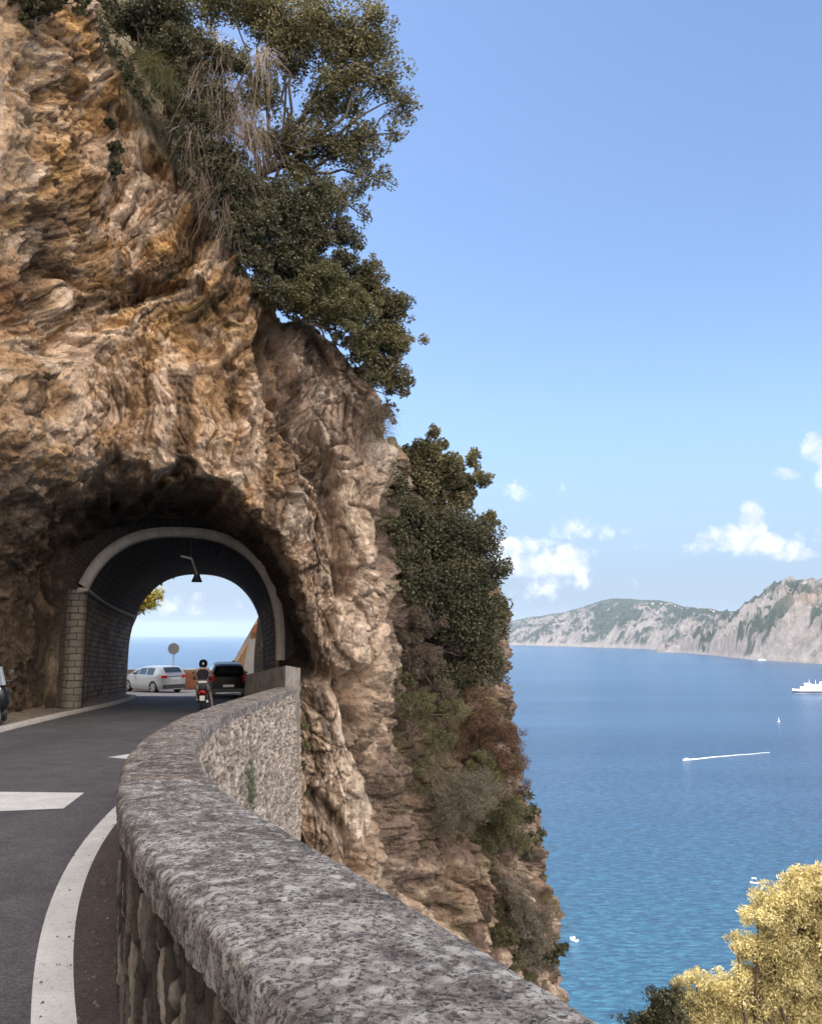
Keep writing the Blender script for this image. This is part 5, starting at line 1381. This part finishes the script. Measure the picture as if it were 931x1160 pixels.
# speedboat with its white wake
sp = at_z(777, 861.5, -100); ep = at_z(868, 852.5, -100)
sb = empty('speedboat', (sp[0], sp[1], -100), math.atan2(ep[1]-sp[1], ep[0]-sp[0]), label='tiny speedboat at the head of the long white wake', cat='boat', group='small boats')
fix_normals(hull(MB(), 7, 2.3, -.2, .9).build('hull', M['boatwhite'], sb)); MB().box((.6,0,1.2),(2.2,1.5,.8),bev=.2).build('cabin', M['boatwhite'], sb)
Lw = float(np.linalg.norm(ep-sp)); V = []; nW = 60
for i in range(nW):
    f = i/(nW-1); x = 2 + Lw*f; wv = (1.25*(1-f)**1.1+.10)*(.75+.5*abs(math.sin(i*1.7))) ; yo = 1.6*math.sin(f*5)+.35*math.sin(f*23)
    for k in (-1, 0, 1): V.append((x, yo + k*wv*(1+.25*math.sin(i*2.1)), .10 if k else .22))
np_mesh('wake', np.array(V), grid_faces(nW, 3), M['foam'], sb)
def small_boat(u, v, label, L, cab):
    p = at_z(u, v, -100); b = empty('motorboat', tuple(p), R(20 + u), label=label, cat='boat', group='small boats')
    fix_normals(hull(MB(), L, L*.36, -.25, .55).build('hull', M['boatwhite'], b)); hull(MB(), L*.8, L*.26, .56, .60).build('cockpit_floor', M['grey_plastic'], b)
    if cab:
        MB().box((L*.05,0,1.9),(L*.5,L*.32,.12),bev=.03).build('awning', M['boatwhite'], b)
        [MB().cyl((L*(.05+a),s*L*.14,.5),(L*(.05+a),s*L*.14,1.88),.04,n=6).build('awning_post', M['galv'], b) for a in (-.22,.22) for s in (-1,1)]
    else: MB().box((0,0,.9),(L*.25,L*.2,.7),bev=.1).build('console', M['boatwhite'], b)
    return b
small_boat(855, 1001, 'small white boat with an awning near the yellow pine', 3.6, True)
small_boat(650, 1066, 'small white open boat beside the cliff foot shrubs', 3.2, False)
p = at_z(882, 818, -100); b = empty('sailboat', tuple(p), R(40), label='tiny white sailboat below the ferry', cat='boat', group='small boats')
fix_normals(hull(MB(), 5, 1.8, -.2, .7).build('hull', M['boatwhite'], b)); MB().cyl((0,0,.6),(0,0,5.4),.06,n=6).build('mast', M['boatwhite'], b); MB().add([(.1,.02,1.2),(2.0,.02,1.2),(.1,.02,5.1),(.1,-.02,1.2),(2.0,-.02,1.2),(.1,-.02,5.1)],[(0,1,2),(5,4,3),(0,3,4,1),(1,4,5,2),(2,5,3,0)]).build('sail', M['boatwhite'], b)
p = at_z(864, 748.6, -100); b = empty('motorboat', tuple(p), R(170), label='white yacht lying close under the rocky headland', cat='boat', group='small boats')
fix_normals(hull(MB(), 34, 8, -.5, 3.5).build('hull', M['boatwhite'], b)); MB().box((3,0,5),(18,6,3),bev=.5).build('cabin', M['boatwhite'], b)
SUN_E = 4.0; SKY_S = 0.13; EXPO = 1.0
HAZE_D = 3.0e-5
SKY_TINT = (.88, .90, .95); CLOUD_DARK = (3.4, 3.6, 4.2); CLOUD_LIT = (6.0, 5.8, 5.9); BACK_FILL_CLOUD = (26, 24, 21.5)
HORIZON = (1.22, 1.60, 2.40)
# ------------------------------------------------------------------ the sea air
hz = MB().box((0, 2000, 160), (62000, 66000, 524)).build('haze', None)
hm_ = bpy.data.materials.new('sea_haze'); hm_.use_nodes = True; ht = hm_.node_tree
for n_ in list(ht.nodes):
    if n_.type != 'OUTPUT_MATERIAL': ht.nodes.remove(n_)
vp = ht.nodes.new('ShaderNodeVolumePrincipled'); vp.inputs['Color'].default_value = (.62, .80, 1, 1); vp.inputs['Density'].default_value = HAZE_D
vp.inputs['Anisotropy'].default_value = .2
ht.links.new(vp.outputs[0], [n_ for n_ in ht.nodes if n_.type == 'OUTPUT_MATERIAL'][0].inputs['Volume'])
hz.data.materials.append(hm_); tag(hz, kind='stuff')
# ------------------------------------------------------------------ camera, sun, sky
cam = bpy.data.cameras.new('camera'); co = bpy.data.objects.new('camera', cam); C.objects.link(co)
cam.sensor_fit = 'HORIZONTAL'; cam.sensor_width = 36; cam.lens = 36 * F / 931
co.location = (0, 0, 0); co.rotation_euler = (R(90) + PITCH, 0, 0)
cam.clip_start = 0.05; cam.clip_end = 200000
scene.camera = co

SUN = Vector((-0.50, 0.07, 0.862)).normalized()
sl = bpy.data.lights.new('sun', 'SUN'); sl.energy = SUN_E; sl.angle = R(0.53); sl.color = (1.0, 0.93, 0.82)
so = bpy.data.objects.new('sun', sl); C.objects.link(so)
so.rotation_euler = SUN.to_track_quat('Z', 'Y').to_euler()

wd = bpy.data.worlds.new('World'); scene.world = wd; wd.use_nodes = True
wt = wd.node_tree; wn = wt.nodes
for n_ in list(wn): wn.remove(n_)
class WN(NT):
    def __init__(s, t): s.t = t; s.n = t.nodes
W_ = WN(wt)
outw = W_.new('ShaderNodeOutputWorld'); bg = W_.new('ShaderNodeBackground')
sky = W_.new('ShaderNodeTexSky', sky_type='NISHITA', sun_disc=False)
sky.sun_elevation = math.asin(SUN.z); sky.sun_rotation = math.atan2(SUN.x, SUN.y) % (2 * math.pi)
sky.altitude = 100; sky.air_density = 1.0; sky.dust_density = 0.6; sky.ozone_density = 2.0
tc = W_.new('ShaderNodeTexCoord'); sep = W_.new('ShaderNodeSeparateXYZ', {0: tc.outputs['Generated']})
dx, dy, dz = sep.outputs
az = W_.math('ARCTAN2', dx, dy); el = W_.math('ARCSINE', dz)
nv = tc.outputs['Generated']
cn = W_.noise(nv, 26, 7, 0.62); cn2 = W_.noise(nv, 70, 5, 0.6); cn3 = W_.noise(nv, 3.0, 7, 0.58)
def blob(u, v, ru, rv, gain=1.0):
    d = ray(u, v); d = d / np.linalg.norm(d)
    a0 = math.atan2(d[0], d[1]); e0 = math.asin(d[2])
    x = W_.math('DIVIDE', W_.math('SUBTRACT', az, a0), ru / F); y = W_.math('DIVIDE', W_.math('SUBTRACT', el, e0), rv / F)
    r2 = W_.math('ADD', W_.math('MULTIPLY', x, x), W_.math('MULTIPLY', y, y))
    return W_.math('MULTIPLY', W_.math('SUBTRACT', 1.0, r2), gain)
dens = None
for b_ in ((835,618,62,13,1),(851,592,15,26,1),(820,606,28,12,.8),(870,614,24,10,.6),
           (600,640,70,20,.9),(640,630,30,14,.8),(590,620,40,14,.8),(610,662,60,16,.35),
           (932,512,22,22,1),(940,535,18,24,.9),(889,538,14,6,.5),(925,604,22,9,.4),(770,622,30,7,.25),(905,628,26,6,.3),(655,600,40,8,.2),
           (612,554,34,6,.15),(190,682,60,12,.35),(150,668,50,9,.3)):
    x = blob(*b_); dens = x if dens is None else W_.math('MAXIMUM', dens, x)
dens = W_.math('ADD', dens, W_.math('MULTIPLY', W_.math('SUBTRACT', cn, .5), 3.8))
dens = W_.math('ADD', dens, W_.math('MULTIPLY', W_.math('SUBTRACT', cn2, .5), 1.8))
dens = W_.new('ShaderNodeMapRange', {'Value': dens, 'From Min': -0.15, 'From Max': 1.25}, interpolation_type='SMOOTHSTEP').outputs[0]
# unseen broken cloud added behind the viewer to brighten the open shade
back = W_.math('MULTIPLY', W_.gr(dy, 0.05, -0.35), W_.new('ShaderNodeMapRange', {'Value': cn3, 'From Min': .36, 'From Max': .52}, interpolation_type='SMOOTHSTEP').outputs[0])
# soft shading inside the clouds (their own form: brighter crowns, greyer bases)
cs = W_.gr(W_.noise(nv, 34, 4, 0.5), 0.35, 0.65)
ccol = W_.mix(cs, CLOUD_DARK, CLOUD_LIT)
skyc = W_.mix(1.0, sky.outputs[0], SKY_TINT, 'MULTIPLY')
hzf = W_.new('ShaderNodeMapRange', {'Value': el, 'From Min': -0.02, 'From Max': 0.30, 'To Min': 0.9, 'To Max': 0.0}, interpolation_type='SMOOTHSTEP').outputs[0]
skyc = W_.mix(hzf, skyc, HORIZON)
cc = W_.mix(W_.math('MULTIPLY', dens, 0.85), skyc, ccol)
cc = W_.mix(W_.math('MULTIPLY', back, 0.9), cc, BACK_FILL_CLOUD)
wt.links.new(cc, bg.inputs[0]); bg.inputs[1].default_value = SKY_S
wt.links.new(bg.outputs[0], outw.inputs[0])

scene.view_settings.view_transform = 'Standard'; scene.view_settings.look = 'None'
scene.view_settings.exposure = EXPO; scene.view_settings.gamma = 1.0; scene.view_settings.use_curve_mapping = False
scene.render.engine = 'CYCLES'
cy = scene.cycles
cy.use_denoising = True; cy.max_bounces = 6; cy.diffuse_bounces = 4; cy.glossy_bounces = 3; cy.transmission_bounces = 4
cy.transparent_max_bounces = 8; cy.volume_bounces = 0; cy.caustics_reflective = False; cy.caustics_refractive = False
cy.sample_clamp_indirect = 6
